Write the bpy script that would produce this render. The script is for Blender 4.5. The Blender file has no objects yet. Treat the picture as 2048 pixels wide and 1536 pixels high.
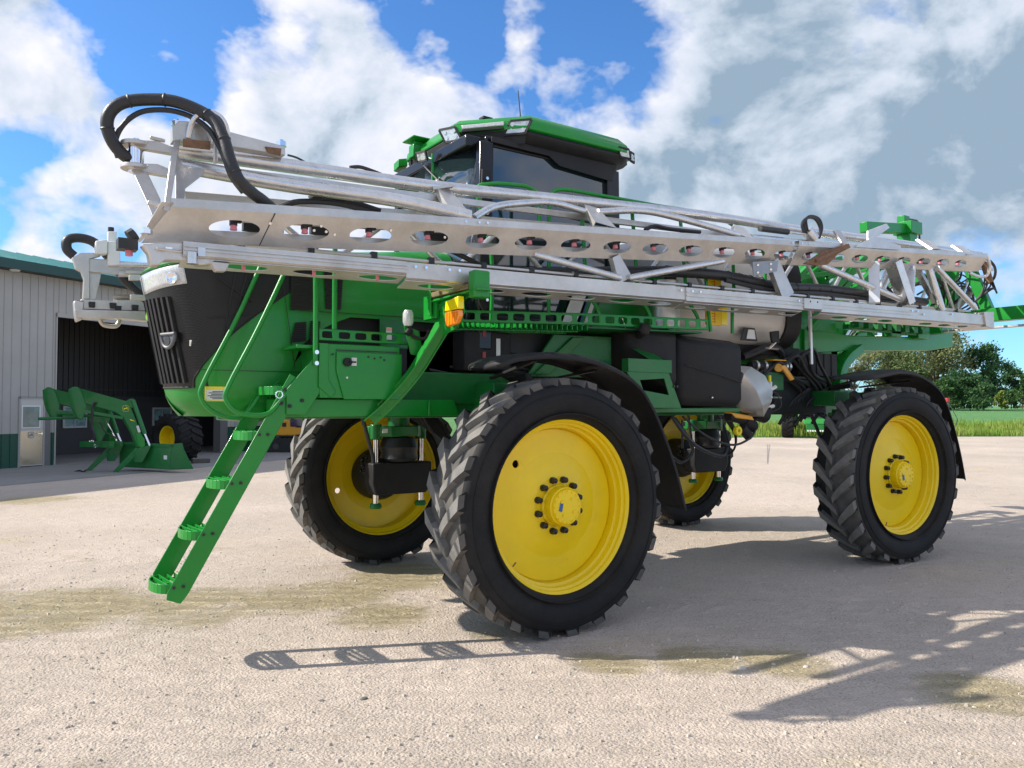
import bpy, math, random
from mathutils import Vector as V, Matrix, noise
R = math.radians
random.seed(7)
scene = bpy.context.scene
COL = scene.collection
# ------------------------------------------------------------------ camera
# world frame = the sprayer's own frame: x to its front, y to its left, z up, metres
FPX, CAMP = 1537.0, V((5.92, 6.37, 1.72))
FW = V((-0.564, -0.826, 0)).normalized(); RT = V((FW.y, -FW.x, 0))
PITCH = math.atan(44 / FPX)
DD = FW * math.cos(PITCH) + V((0, 0, 1)) * math.sin(PITCH)
UU = V((0, 0, 1)) * math.cos(PITCH) - FW * math.sin(PITCH)
cd = bpy.data.cameras.new('camera'); cam = bpy.data.objects.new('camera', cd); COL.objects.link(cam)
cam.location = CAMP
cam.rotation_euler = Matrix((RT, UU, -DD)).transposed().to_euler()
cd.sensor_fit = 'HORIZONTAL'; cd.sensor_width = 36; cd.lens = 36 * FPX / 2048
cd.clip_start = 0.05; cd.clip_end = 3000
scene.camera = cam
scene.cycles.max_bounces = 6; scene.cycles.transparent_max_bounces = 4
scene.render.resolution_x, scene.render.resolution_y = 1024, 768

def at(px, py, x=None, y=None, z=None):
    """survey helper: the real point seen at a photo pixel when one real coordinate is known"""
    r = DD * FPX + RT * (px - 1024) - UU * (py - 768)
    t = (x - CAMP.x) / r.x if x is not None else (y - CAMP.y) / r.y if y is not None else (z - CAMP.z) / r.z
    return CAMP + r * t
def far(px, Z, z=0.0):
    """ground point at a lateral photo column and a depth Z"""
    p = CAMP + FW * Z + RT * ((px - 1024) / FPX * Z); p.z = z
    return p
# ------------------------------------------------------------------ sky, sun, exposure
SUND = V((1.10, -0.74, 1.0)).normalized()
elev = math.asin(SUND.z); azim = math.atan2(SUND.x, SUND.y)
scene.view_settings.view_transform = 'Standard'; scene.view_settings.look = 'None'
scene.view_settings.exposure = 0.58; scene.view_settings.gamma = 1
sl = bpy.data.lights.new('sun', 'SUN'); so = bpy.data.objects.new('sun', sl); COL.objects.link(so)
sl.energy = 4.4; sl.angle = R(0.6); sl.color = (1.0, 0.94, 0.84)
so.rotation_euler = SUND.to_track_quat('Z', 'Y').to_euler()
so.location = (0, 0, 30)

world = bpy.data.worlds.new('World'); scene.world = world; world.use_nodes = True
class NT:
    def __init__(s, tree): s.t = tree; tree.nodes.clear()
    def n(s, typ, **k):
        nd = s.t.nodes.new(typ); ins = k.pop('ins', {})
        for a, b in k.items(): setattr(nd, a, b)
        for a, b in ins.items(): s.put(nd.inputs[a], b)
        return nd
    def put(s, sock, val):
        if isinstance(val, bpy.types.NodeSocket): s.t.links.new(val, sock)
        elif isinstance(val, bpy.types.Node): s.t.links.new(val.outputs[0], sock)
        else: sock.default_value = val
    def m(s, op, a, b=0.0, c=None, clamp=False):
        nd = s.t.nodes.new('ShaderNodeMath'); nd.operation = op; nd.use_clamp = clamp
        s.put(nd.inputs[0], a); s.put(nd.inputs[1], b)
        if c is not None: s.put(nd.inputs[2], c)
        return nd.outputs[0]
    def vm(s, op, a, b):
        nd = s.t.nodes.new('ShaderNodeVectorMath'); nd.operation = op
        s.put(nd.inputs[0], a); s.put(nd.inputs[1], b); return nd
    def ramp(s, v, pts):
        nd = s.t.nodes.new('ShaderNodeValToRGB'); s.put(nd.inputs[0], v)
        e = nd.color_ramp.elements
        while len(e) < len(pts): e.new(0.5)
        for el, (p, c) in zip(e, pts):
            el.position = p; el.color = (c, c, c, 1) if isinstance(c, (int, float)) else (*c, 1)
        return nd.outputs[0]
    def mix(s, f, a, b, mode='MIX'):
        nd = s.t.nodes.new('ShaderNodeMix'); nd.data_type = 'RGBA'; nd.blend_type = mode
        s.put(nd.inputs[0], f)
        for sk, v in ((nd.inputs[6], a), (nd.inputs[7], b)):
            s.put(sk, (*v, 1) if isinstance(v, tuple) and len(v) == 3 else v)
        return nd.outputs[2]
    def noise(s, vec, scale, detail=4, rough=0.55, dist=0.0):
        nd = s.n('ShaderNodeTexNoise', ins={'Scale': scale, 'Detail': detail, 'Roughness': rough, 'Distortion': dist})
        if vec is not None: s.put(nd.inputs['Vector'], vec)
        return nd.outputs[0]
w = NT(world.node_tree)
gen = w.n('ShaderNodeTexCoord').outputs['Generated']
sky = w.n('ShaderNodeTexSky', sky_type='NISHITA', sun_disc=False, sun_elevation=elev, sun_rotation=azim,
          air_density=1.0, dust_density=0.3, ozone_density=3.0)
def skydir(px, py):
    return (DD * FPX + RT * (px - 1024) - UU * (py - 768)).normalized()
def blobs(lst):
    """sum of soft round patches fixed in the sky: (photo column, row, radius px, weight)"""
    acc = 0.0
    for px, py, rad, wt in lst:
        dt = w.vm('DOT_PRODUCT', gen, tuple(skydir(px, py))).outputs['Value']
        c = math.cos(rad / FPX)
        mr = w.n('ShaderNodeMapRange', interpolation_type='SMOOTHSTEP',
                 ins={'Value': dt, 'From Min': c, 'From Max': 1.0, 'To Min': 0.0, 'To Max': wt})
        acc = mr.outputs[0] if acc == 0.0 else w.m('ADD', acc, mr.outputs[0])
    return acc
sep = w.n('ShaderNodeSeparateXYZ', ins={0: gen})
zz = w.m('ADD', w.m('MAXIMUM', sep.outputs[2], 0.0), 0.22)
pl = w.n('ShaderNodeCombineXYZ', ins={0: w.m('DIVIDE', sep.outputs[0], zz), 1: w.m('DIVIDE', sep.outputs[1], zz), 2: 0.3})
cp = w.n('ShaderNodeMapping', ins={'Vector': gen, 'Scale': (1.0, 1.0, 1.35)}).outputs[0]
toward_sun = (SUND - FW * 0.2).normalized() * 0.035
def cloud(vec): return w.noise(vec, 5.2, 7, 0.56, 0.22)
n1 = cloud(cp); n2 = cloud(w.vm('ADD', cp, tuple(toward_sun)).outputs[0])
n3 = w.noise(cp, 21.0, 3, 0.6, 0.3)
cover = blobs([(330, 60, 200, -.27), (480, 90, 230, -.14), (640, 60, 160, -.05), (860, 100, 190, -.18), (1120, 110, 260, -.15),
               (30, 390, 160, -.34), (200, 470, 110, -.20), (300, 330, 80, .10), (720, 120, 100, .10), (1060, 30, 90, .10), (1180, 170, 90, .08), (1290, 190, 190, -.15), (1800, 10, 110, -.12), (400, 200, 100, -.10),
               (1960, 730, 260, -.26), (110, 150, 380, .22), (100, 460, 130, .34), (650, 230, 300, .16), (1680, 300, 560, .17), (1480, 60, 300, .14),
               (900, 210, 180, .12), (1300, 330, 250, .14), (540, 300, 200, .10)])
dens = w.m('ADD', w.m('ADD', n1, w.m('MULTIPLY', w.m('SUBTRACT', n3, 0.5), 0.36)), cover if cover != 0.0 else 0.0)
alpha = w.ramp(dens, [(0.40, 0.0), (0.49, 0.55), (0.60, 1.0)])
relief = w.m('MULTIPLY', w.m('SUBTRACT', n2, n1), 3.2)
thick = w.m('MULTIPLY', w.m('SUBTRACT', dens, 0.55), 0.95)
shade = w.m('ADD', w.m('ADD', w.m('ADD', relief, thick), w.m('MULTIPLY', w.m('SUBTRACT', 0.5, n3), 0.32)), w.m('ADD', 0.27, blobs([(1770, 250, 600, .46), (1600, 150, 300, .05), (1980, 500, 360, .08), (1000, 30, 300, .12), (250, 520, 300, .1)])))
ccol = w.ramp(shade, [(0.05, (0.68, 0.68, 0.70)), (0.40, (0.55, 0.58, 0.66)), (0.66, (0.44, 0.50, 0.58)), (1.0, (0.22, 0.30, 0.385))])
skyc = w.vm('MULTIPLY', sky.outputs[0], (0.060, 0.100, 0.140)).outputs[0]
tot = w.mix(alpha, skyc, ccol)
bg = w.n('ShaderNodeBackground', ins={'Color': tot, 'Strength': 1.0})
w.n('ShaderNodeOutputWorld', ins={'Surface': bg})

# ------------------------------------------------------------------ materials
MATS = {}
def mat(name, col, rough=0.5, metal=0.0, coat=0.0, nscale=0, namt=0.0, bump=0.0, bscale=40, dust=0.0, spec=0.5, trans=0.0, stretch=None):
    if name in MATS: return MATS[name]
    m = bpy.data.materials.new(name); m.use_nodes = True; t = NT(m.node_tree)
    p = t.n('ShaderNodeBsdfPrincipled', ins={'Base Color': (*col, 1), 'Roughness': rough, 'Metallic': metal, 'Coat Weight': coat,
            'Coat Roughness': 0.08, 'Specular IOR Level': spec, 'Transmission Weight': trans})
    co = t.n('ShaderNodeTexCoord').outputs['Object']
    if stretch: co = t.n('ShaderNodeMapping', ins={'Vector': co, 'Scale': stretch}).outputs[0]
    if namt:
        f = t.noise(co, nscale, 6, 0.65)
        c = t.mix(1.0, (*col, 1), t.ramp(f, [(0.25, 1 - namt), (0.75, 1 + namt)]), 'MULTIPLY')
        if dust:
            g = t.ramp(t.noise(co, nscale * 0.35, 7, 0.7), [(0.45, 0.0), (0.75, dust)])
            c = t.mix(g, c, (0.33, 0.28, 0.21))
        t.put(p.inputs['Base Color'], c)
        t.put(p.inputs['Roughness'], t.m('MULTIPLY_ADD', f, 0.3, rough - 0.15, clamp=True))
    if bump:
        b = t.n('ShaderNodeBump', ins={'Strength': bump, 'Distance': 0.01, 'Height': t.noise(co, bscale, 5, 0.6)})
        t.put(p.inputs['Normal'], b.outputs[0])
    t.n('ShaderNodeOutputMaterial', ins={'Surface': p})
    MATS[name] = m; return m
GREEN = mat('green_paint', (0.005, 0.240, 0.022), 0.34, coat=0.20, nscale=3, namt=0.12, dust=0.04, spec=.4)
GREEND = mat('green_chassis_paint', (0.004, 0.150, 0.024), 0.42, coat=0.2, nscale=5, namt=0.15, dust=0.08, spec=.4)
YELLOW = mat('yellow_paint', (0.88, 0.62, 0.0), 0.42, coat=0.10, nscale=2.5, namt=0.08, dust=0.10)
ALU = mat('galvanised_steel', (0.60, 0.575, 0.54), 0.38, metal=0.72, nscale=5, namt=0.16, dust=0.50, bump=0.15, bscale=60)
ALUT = mat('bright_tube_metal', (0.70, 0.69, 0.68), 0.30, metal=0.85, nscale=14, namt=0.14, dust=0.22)
CHROME = mat('chrome', (0.85, 0.85, 0.86), 0.12, metal=1.0)
STAIN = mat('stainless_steel', (0.70, 0.67, 0.63), 0.36, metal=1.0, nscale=2, namt=0.06)
RUBBER = mat('tyre_rubber', (0.016, 0.016, 0.0165), 0.66, nscale=6, namt=0.25, dust=0.05, bump=0.25, bscale=50, spec=0.18)
HOSE = mat('black_hose', (0.022, 0.022, 0.023), 0.45, nscale=20, namt=0.2, bump=0.2, bscale=90)
PLAST = mat('black_plastic', (0.018, 0.018, 0.019), 0.60, nscale=5, namt=0.2, dust=0.05, bump=0.10, bscale=150, spec=0.28)
GLOSSB = mat('gloss_black', (0.010, 0.010, 0.011), 0.16, coat=0.0, nscale=3, namt=0.2, spec=0.4)
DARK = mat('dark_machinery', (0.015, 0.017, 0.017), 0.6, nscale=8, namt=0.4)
GLASS = mat('cab_glass', (0.014, 0.026, 0.030), 0.04, coat=1.0, spec=0.9)
LENS = mat('lamp_lens', (0.58, 0.60, 0.60), 0.14, metal=0.1, coat=1.0, nscale=60, namt=.25)
TREAD = mat('dusty_sunlit_tread', (0.18, 0.172, 0.16), 0.85, nscale=9, namt=0.3, dust=0.25, bump=.3, bscale=60, spec=.3)  # pale base paints sunlit brightness onto the lugs, with dust over it
AMBER = mat('amber_lens', (0.95, 0.27, 0.01), 0.15, coat=1.0, nscale=60, namt=0.25)
YREF = mat('yellow_reflector', (0.9, 0.72, 0.0), 0.3, coat=0.5)
WHITE = mat('white_label', (0.78, 0.78, 0.75), 0.5)
PINK = mat('pink_nozzle_plastic', (0.70, 0.22, 0.26), 0.5)
RUSTREFL = mat('rust_and_reflection_brown', (0.20, 0.105, 0.055), 0.75, nscale=25, namt=0.45, bump=0.5, bscale=60)  # real rust on hinge and pin, painted reflection on the fold plates
ORANGE = mat('valve_yellow', (0.80, 0.36, 0.01), 0.4, coat=0.3)
WALLM = mat('cream_steel_cladding', (0.40, 0.385, 0.355), 0.5, nscale=1.2, namt=0.09, dust=0.10)
WALLG = mat('green_steel_cladding', (0.012, 0.075, 0.045), 0.45, nscale=1.5, namt=0.1)
ROOFM = mat('teal_steel_roof', (0.03, 0.20, 0.20), 0.35, metal=0.2, nscale=2, namt=0.08)
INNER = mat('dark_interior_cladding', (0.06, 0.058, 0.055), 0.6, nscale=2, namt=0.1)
CONC = mat('concrete', (0.26, 0.25, 0.235), 0.85, nscale=1.2, namt=0.15, bump=0.3, bscale=12)
STEELD = mat('bare_steel_door', (0.50, 0.42, 0.32), 0.22, metal=0.8, nscale=2.5, namt=0.2)
WINM = mat('window_glass', (0.10, 0.17, 0.17), 0.05, coat=1.0, nscale=3, namt=0.5)
EXCY = mat('excavator_yellow', (0.72, 0.34, 0.02), 0.4, coat=0.3, nscale=3, namt=0.1)
PURP = mat('tinted_glass', (0.06, 0.045, 0.10), 0.08, coat=1.0)
TREAD2 = mat('dusty_sunlit_groove', (0.10, 0.095, 0.088), 0.9, nscale=9, namt=0.3, dust=0.2, spec=.2)  # grooves also lightened as if sunlit, dust on top
BARK = mat('bark', (0.12, 0.09, 0.065), 0.9, nscale=6, namt=0.4, bump=0.8, bscale=20)
WOOD = mat('grey_timber', (0.10, 0.09, 0.08), 0.85, nscale=8, namt=0.3)
def mesh_mat():
    m = bpy.data.materials.new('perforated_mesh'); m.use_nodes = True; t = NT(m.node_tree)
    co = t.n('ShaderNodeTexCoord').outputs['Object']; sp = t.n('ShaderNodeSeparateXYZ', ins={0: co})
    hz = t.m('ADD', sp.outputs[0], sp.outputs[1])
    a = t.m('PINGPONG', t.m('MULTIPLY', t.m('ADD', hz, sp.outputs[2]), 60.0), 0.5); b = t.m('PINGPONG', t.m('MULTIPLY', t.m('SUBTRACT', hz, sp.outputs[2]), 60.0), 0.5)
    g = t.m('MAXIMUM', t.m('GREATER_THAN', a, 0.36), t.m('GREATER_THAN', b, 0.36))
    p = t.n('ShaderNodeBsdfPrincipled', ins={'Base Color': t.mix(g, (0.008, 0.008, 0.008), (0.020, 0.020, 0.021)), 'Roughness': 0.32, 'Specular IOR Level': 0.35})
    bp = t.n('ShaderNodeBump', ins={'Strength': 0.10, 'Distance': 0.003, 'Height': g}); t.put(p.inputs['Normal'], bp.outputs[0])
    t.n('ShaderNodeOutputMaterial', ins={'Surface': p}); return m
MESHM = mesh_mat()
LABEL = mat('light_text_grey', (0.55, 0.55, 0.52), 0.5)
BLACKP = mat('black_print', (0.02, 0.02, 0.02), 0.5)
BLUEP = mat('blue_label', (0.03, 0.12, 0.30), 0.5)
REDP = mat('red_marker', (0.5, 0.03, 0.02), 0.5)

# ------------------------------------------------------------------ mesh helpers
def smooth(pts, n=6):
    pts = [V(p) for p in pts]; out = []
    for i in range(len(pts) - 1):
        a = pts[max(i - 1, 0)]; b = pts[i]; c = pts[i + 1]; d = pts[min(i + 2, len(pts) - 1)]
        for k in range(n):
            t = k / n
            out.append(0.5 * ((2 * b) + (c - a) * t + (2 * a - 5 * b + 4 * c - d) * t * t + (-a + 3 * b - 3 * c + d) * t ** 3))
    out.append(pts[-1]); return out
class MB:
    def __init__(s): s.v = []; s.f = []
    def add(s, vs, fs):
        o = len(s.v); s.v += [V(p) for p in vs]; s.f += [tuple(i + o for i in f) for f in fs]; return s
    def box(s, lo, hi):
        x0, y0, z0 = lo; x1, y1, z1 = hi
        return s.add([(x, y, z) for z in (z0, z1) for x, y in ((x0, y0), (x1, y0), (x1, y1), (x0, y1))],
                     [(3, 2, 1, 0), (4, 5, 6, 7), (0, 1, 5, 4), (1, 2, 6, 5), (2, 3, 7, 6), (3, 0, 4, 7)])
    def bar(s, p, q, w_, h, up=(0, 0, 1)):
        p = V(p); q = V(q); d = (q - p).normalized(); sd = d.cross(V(up))
        if sd.length < 1e-4: sd = d.cross(V((0, 1, 0)))
        sd.normalize(); u = sd.cross(d)
        vs = [e + sd * a * w_ / 2 + u * b * h / 2 for e in (p, q) for a, b in ((-1, -1), (1, -1), (1, 1), (-1, 1))]
        return s.add(vs, [(3, 2, 1, 0), (4, 5, 6, 7), (0, 1, 5, 4), (1, 2, 6, 5), (2, 3, 7, 6), (3, 0, 4, 7)])
    def prism(s, pts, off):
        pts = [V(p) for p in pts]; n = len(pts); off = V(off)
        nrm = sum(((pts[i]).cross(pts[(i + 1) % n]) for i in range(n)), V((0, 0, 0)))
        if nrm.dot(off) > 0: pts = pts[::-1]
        s.add(pts + [p + off for p in pts],
              [tuple(range(n)), tuple(range(2 * n - 1, n - 1, -1))] + [(i, i + n, (i + 1) % n + n, (i + 1) % n) for i in range(n)])
        return s
    def tube(s, pts, r, seg=12, closed=False):
        pts = [V(p) for p in pts]; n = len(pts); rr = r if isinstance(r, (list, tuple)) else [r] * n
        rings = []; prev = None
        for i, p in enumerate(pts):
            a = pts[(i - 1) % n] if closed else pts[max(i - 1, 0)]; b = pts[(i + 1) % n] if closed else pts[min(i + 1, n - 1)]
            t = (b - a).normalized()
            if prev is None:
                u = t.cross(V((0, 0, 1)));
                if u.length < 0.05: u = t.cross(V((0, 1, 0)))
            else: u = prev - t * prev.dot(t)
            u.normalize(); prev = u; w_ = t.cross(u)
            rings.append([p + (u * math.cos(2 * math.pi * k / seg) + w_ * math.sin(2 * math.pi * k / seg)) * rr[i] for k in range(seg)])
        fs = []
        m = n if closed else n - 1
        for i in range(m):
            j = (i + 1) % n
            for k in range(seg): fs.append((i * seg + k, i * seg + (k + 1) % seg, j * seg + (k + 1) % seg, j * seg + k))
        if not closed: fs += [tuple(range(seg - 1, -1, -1)), tuple(range((n - 1) * seg, n * seg))]
        return s.add([p for r_ in rings for p in r_], fs)
    def lathe(s, prof, c=(0, 0, 0), ax=(0, 1, 0), seg=64, closed=False, a0=0.0):
        c = V(c); ax = V(ax).normalized(); u = ax.orthogonal().normalized(); w_ = ax.cross(u)
        n = len(prof); vs = []
        for k in range(seg):
            a = a0 + 2 * math.pi * k / seg; d = u * math.cos(a) + w_ * math.sin(a)
            vs += [c + d * r + ax * h for r, h in prof]
        fs = []
        for k in range(seg):
            k2 = (k + 1) % seg
            for i in range(n if closed else n - 1):
                j = (i + 1) % n
                fs.append((k * n + i, k * n + j, k2 * n + j, k2 * n + i))
        return s.add(vs, fs)
    def cyl(s, p, q, r, seg=16, r2=None):
        p = V(p); q = V(q); r2 = r if r2 is None else r2
        return s.tube([p, q], [r, r2], seg)
    def disc(s, c, ax, r, th=0.004, seg=20):
        c = V(c); return s.cyl(c, c + V(ax).normalized() * th, r, seg)
    def sphere(s, c, r, seg=12):
        c = V(c); pr = [(r * math.sin(math.pi * i / 8), -r * math.cos(math.pi * i / 8)) for i in range(9)]
        pr[0] = (1e-4, -r); pr[-1] = (1e-4, r)
        return s.lathe(pr, c, (0, 0, 1), seg)
    def cell(s, fn, u0, u1, v0, v1, cu, cv, ru, rv, th, N=28, p=2.0):
        """one bay of a pressed plate with an oval (p=2) or rounded (p>2) hole; fn(u,v,w) -> point, w through the thickness"""
        ring = []; rect = []
        for k in range(N):
            a = 2 * math.pi * (k + .5) / N; c_, s_ = math.cos(a), math.sin(a)
            q = (abs(c_) ** p + abs(s_) ** p) ** (-1 / p)
            ring.append((cu + ru * c_ * q, cv + rv * s_ * q))
            tx = (u1 - cu) / c_ if c_ > 0 else (u0 - cu) / c_ if c_ < 0 else 1e9
            ty = (v1 - cv) / s_ if s_ > 0 else (v0 - cv) / s_ if s_ < 0 else 1e9
            t = min(tx, ty); rect.append([cu + t * c_, cv + t * s_])
        for (ux, vy) in ((u0, v0), (u1, v0), (u1, v1), (u0, v1)):
            k = min(range(N), key=lambda i: (rect[i][0] - ux) ** 2 / (u1 - u0) ** 2 + (rect[i][1] - vy) ** 2 / (v1 - v0) ** 2); rect[k] = [ux, vy]
        vs = [fn(a, b, 0) for a, b in ring] + [fn(a, b, 0) for a, b in rect] + [fn(a, b, th) for a, b in ring] + [fn(a, b, th) for a, b in rect]
        fs = []
        for k in range(N):
            j = (k + 1) % N
            fs += [(k, N + k, N + j, j), (2 * N + j, 3 * N + j, 3 * N + k, 2 * N + k), (k, j, 2 * N + j, 2 * N + k), (N + j, N + k, 3 * N + k, 3 * N + j)]
        return s.add(vs, fs)
    def grid(s, rows, flip=False):
        n = len(rows[0]); fs = []
        for i in range(len(rows) - 1):
            for j in range(n - 1):
                f = (i * n + j, i * n + j + 1, (i + 1) * n + j + 1, (i + 1) * n + j)
                fs.append(f[::-1] if flip else f)
        return s.add([p for r_ in rows for p in r_], fs)
    def build(s, name, m, parent=None, bevel=0.0, smooth_=True, ang=35, solid=0.0):
        me = bpy.data.meshes.new(name); me.from_pydata([tuple(p) for p in s.v], [], s.f); me.update()
        me.materials.append(m)
        if smooth_:
            me.polygons.foreach_set('use_smooth', [True] * len(me.polygons))
            me.set_sharp_from_angle(angle=R(ang))
        o = bpy.data.objects.new(name, me); COL.objects.link(o)
        if parent: 
            o.parent = parent
            o.matrix_parent_inverse = parent_world(parent).inverted()
        if solid:
            md = o.modifiers.new('solid', 'SOLIDIFY'); md.thickness = solid; md.offset = -1
        if bevel:
            md = o.modifiers.new('bevel', 'BEVEL'); md.width = bevel; md.segments = 2; md.limit_method = 'ANGLE'; md.angle_limit = R(40)
            md.harden_normals = False
        return o
def parent_world(o):
    m = o.matrix_basis.copy()
    while o.parent:
        m = o.parent.matrix_basis @ o.matrix_parent_inverse @ m if False else (o.parent.matrix_basis @ o.matrix_parent_inverse) @ m
        o = o.parent
    return m
def empty(name, loc=(0, 0, 0), parent=None, rz=0):
    o = bpy.data.objects.new(name, None); COL.objects.link(o); o.empty_display_size = 0.2
    o.location = loc; o.rotation_euler = (0, 0, rz)
    if parent: o.parent = parent; o.matrix_parent_inverse = parent_world(parent).inverted()
    return o
def tag(o, label=None, cat=None, group=None, kind=None):
    if label: o['label'] = label
    if cat: o['category'] = cat
    if group: o['group'] = group
    if kind: o['kind'] = kind
    return o
def text_on(mb_mat, s, p, xdir, ydir, size, name, parent, th=0.0015):
    """raised lettering as mesh"""
    cu = bpy.data.curves.new('t', 'FONT'); cu.body = s; cu.size = size; cu.extrude = th; cu.align_x = 'CENTER'; cu.align_y = 'CENTER'
    ob = bpy.data.objects.new('t', cu); COL.objects.link(ob)
    dg = bpy.context.evaluated_depsgraph_get(); me = bpy.data.meshes.new_from_object(ob.evaluated_get(dg)); bpy.data.objects.remove(ob)
    xd = V(xdir).normalized(); zd = xd.cross(V(ydir)).normalized(); yd = zd.cross(xd)
    me.transform(Matrix.Translation(V(p)) @ Matrix((xd, yd, zd)).transposed().to_4x4())
    me.materials.clear(); me.materials.append(mb_mat); me.name = name
    o = bpy.data.objects.new(name, me); COL.objects.link(o)
    if parent: o.parent = parent; o.matrix_parent_inverse = parent_world(parent).inverted()
    return o

# ------------------------------------------------------------------ ground
def ground():
    m = bpy.data.materials.new('crushed_limestone'); m.use_nodes = True; t = NT(m.node_tree)
    co = t.n('ShaderNodeTexCoord').outputs['Object']
    big = t.noise(co, 0.22, 5, 0.6, 0.4); mid = t.noise(co, 1.1, 6, 0.65, 0.3); fine = t.noise(co, 58, 6, 0.70, 0.4); speck = t.ramp(t.noise(co, 62, 4, 0.7), [(0.54, 1.0), (0.66, 0.25)]); patchy = t.ramp(t.noise(co, 3.0, 6, 0.7, 0.5), [(0.36, 0.15), (0.60, 1.0)])
    # wheel-worked band running in front of the machine, damper and yellower
    rot = t.n('ShaderNodeMapping', ins={'Vector': co, 'Rotation': (0, 0, -math.atan2(RT.y, RT.x)), 'Scale': (1.0, 1.0, 1.0)})
    st = t.n('ShaderNodeMapping', ins={'Vector': rot.outputs[0], 'Scale': (2.2, 7.0, 1.0)})
    ridg = t.noise(st.outputs[0], 1.1, 7, 0.7, 0.6)
    band_c = at(450, 1215, z=0)
    acc = 0.0
    wob = t.n('ShaderNodeMapping', ins={'Vector': co}).outputs[0]
    for px_, py_, rx in ((-100, 1220, 1.1), (150, 1215, .95), (420, 1210, .85), (640, 1190, .8), (800, 1150, .8), (760, 1230, .5), (1010, 1262, .35), (1230, 1325, .35), (1400, 1325, .42), (1560, 1330, .38), (1980, 1390, .5), (60, 1000, 1.0)):
        g_ = at(px_, py_, z=0)
        d_ = t.vm('DISTANCE', co, tuple(g_)).outputs['Value']
        mr = t.n('ShaderNodeMapRange', interpolation_type='SMOOTHSTEP', ins={'Value': t.m('DIVIDE', d_, rx), 'From Min': 0.3, 'From Max': 1.25, 'To Min': 1.0, 'To Max': 0.0}).outputs[0]
        acc = mr if acc == 0.0 else t.m('MAXIMUM', acc, mr)
    band = t.ramp(t.m('ADD', acc, t.m('MULTIPLY', t.m('SUBTRACT', mid, 0.5), 2.6)), [(0.30, 0.0), (1.0, 1.0)])
    base = t.mix(t.ramp(big, [(0.35, 0.0), (0.65, 1.0)]), (0.61, 0.51, 0.425), (0.49, 0.415, 0.34))
    yel = t.m('MAXIMUM', t.ramp(t.noise(co, 0.7, 5, 0.7, 0.5), [(0.60, 0.0), (0.74, 0.7)]), t.m('MULTIPLY', band, 0.85))
    base = t.mix(yel, base, (0.57, 0.475, 0.285))
    base = t.mix(t.ramp(t.noise(co, 2.3, 6, 0.7), [(0.70, 0.0), (0.80, 0.35)]), base, (0.42, 0.26, 0.16))
    base = t.mix(1.0, base, t.ramp(fine, [(0.3, 0.80), (0.7, 1.16)]), 'MULTIPLY'); base = t.mix(patchy, base, t.mix(1.0, base, speck, 'MULTIPLY'))
    vo = t.n('ShaderNodeTexVoronoi', ins={'Vector': co, 'Scale': 60.0, 'Randomness': 1.0})
    base = t.mix(0.35, base, t.mix(1.0, base, t.ramp(vo.outputs['Color'], [(0.0, 0.75), (1.0, 1.2)]), 'MULTIPLY'))
    h = t.m('ADD', t.m('MULTIPLY', t.m('MULTIPLY', fine, patchy), 0.013), t.m('MULTIPLY', t.m('MULTIPLY', t.m('ABSOLUTE', t.m('SUBTRACT', ridg, 0.5)), t.m('ADD', band, 0.25)), -0.22))
    h = t.m('ADD', h, t.m('MULTIPLY', mid, 0.055))
    h = t.m('ADD', h, t.m('MULTIPLY', t.m('SUBTRACT', 0.5, vo.outputs['Distance']), 0.009))
    sx = t.n('ShaderNodeSeparateXYZ', ins={0: rot.outputs[0]})
    for (px_, py_, wd_, am_) in ((450, 1212, .26, .020), (450, 1120, .24, .012), (450, 1335, .26, .010), (450, 1440, .20, .008)):
        cc = Matrix.Rotation(-math.atan2(RT.y, RT.x), 3, 'Z') @ at(px_, py_, z=0)
        yy = t.m('SUBTRACT', t.m('ADD', sx.outputs[1], t.m('MULTIPLY', t.m('SUBTRACT', big, 0.5), 0.9)), cc.y); ay = t.m('ABSOLUTE', yy)
        ph = t.m('ADD', t.m('MULTIPLY', sx.outputs[0], 3.7), t.m('ADD', t.m('MULTIPLY', ay, 3.2), t.m('MULTIPLY', mid, 1.4)))
        wave = t.m('PINGPONG', ph, 0.5)
        mk = t.n('ShaderNodeMapRange', interpolation_type='SMOOTHSTEP', ins={'Value': ay, 'From Min': wd_ * .8, 'From Max': wd_, 'To Min': 1.0, 'To Max': 0.0}).outputs[0]
        mk = t.m('MULTIPLY', mk, t.ramp(t.noise(co, 1.4, 4, .6), [(.40, 0.0), (.58, 1.0)]))
        h = t.m('ADD', h, t.m('MULTIPLY', t.m('MULTIPLY', t.m('POWER', t.m('MULTIPLY', wave, 2.0), 2.0), mk), am_))
    b = t.n('ShaderNodeBump', ins={'Strength': 0.85, 'Distance': 1.0, 'Height': h})
    p = t.n('ShaderNodeBsdfPrincipled', ins={'Base Color': base, 'Roughness': 0.95, 'Specular IOR Level': 0.15, 'Normal': b.outputs[0]})
    t.n('ShaderNodeOutputMaterial', ins={'Surface': p})
    g = MB(); N = 60; rows = []
    def rr(i): s_ = (i / N - .5) * 2; return math.copysign(abs(s_) ** 3.2 * 1400, s_)
    for i in range(N + 1): rows.append([V((rr(i) + 2, rr(j) + 2, 0)) for j in range(N + 1)])
    o = g.grid(rows, True).build('ground', m, smooth_=True); tag(o, kind='structure')
    return m
GM = ground()
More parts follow.
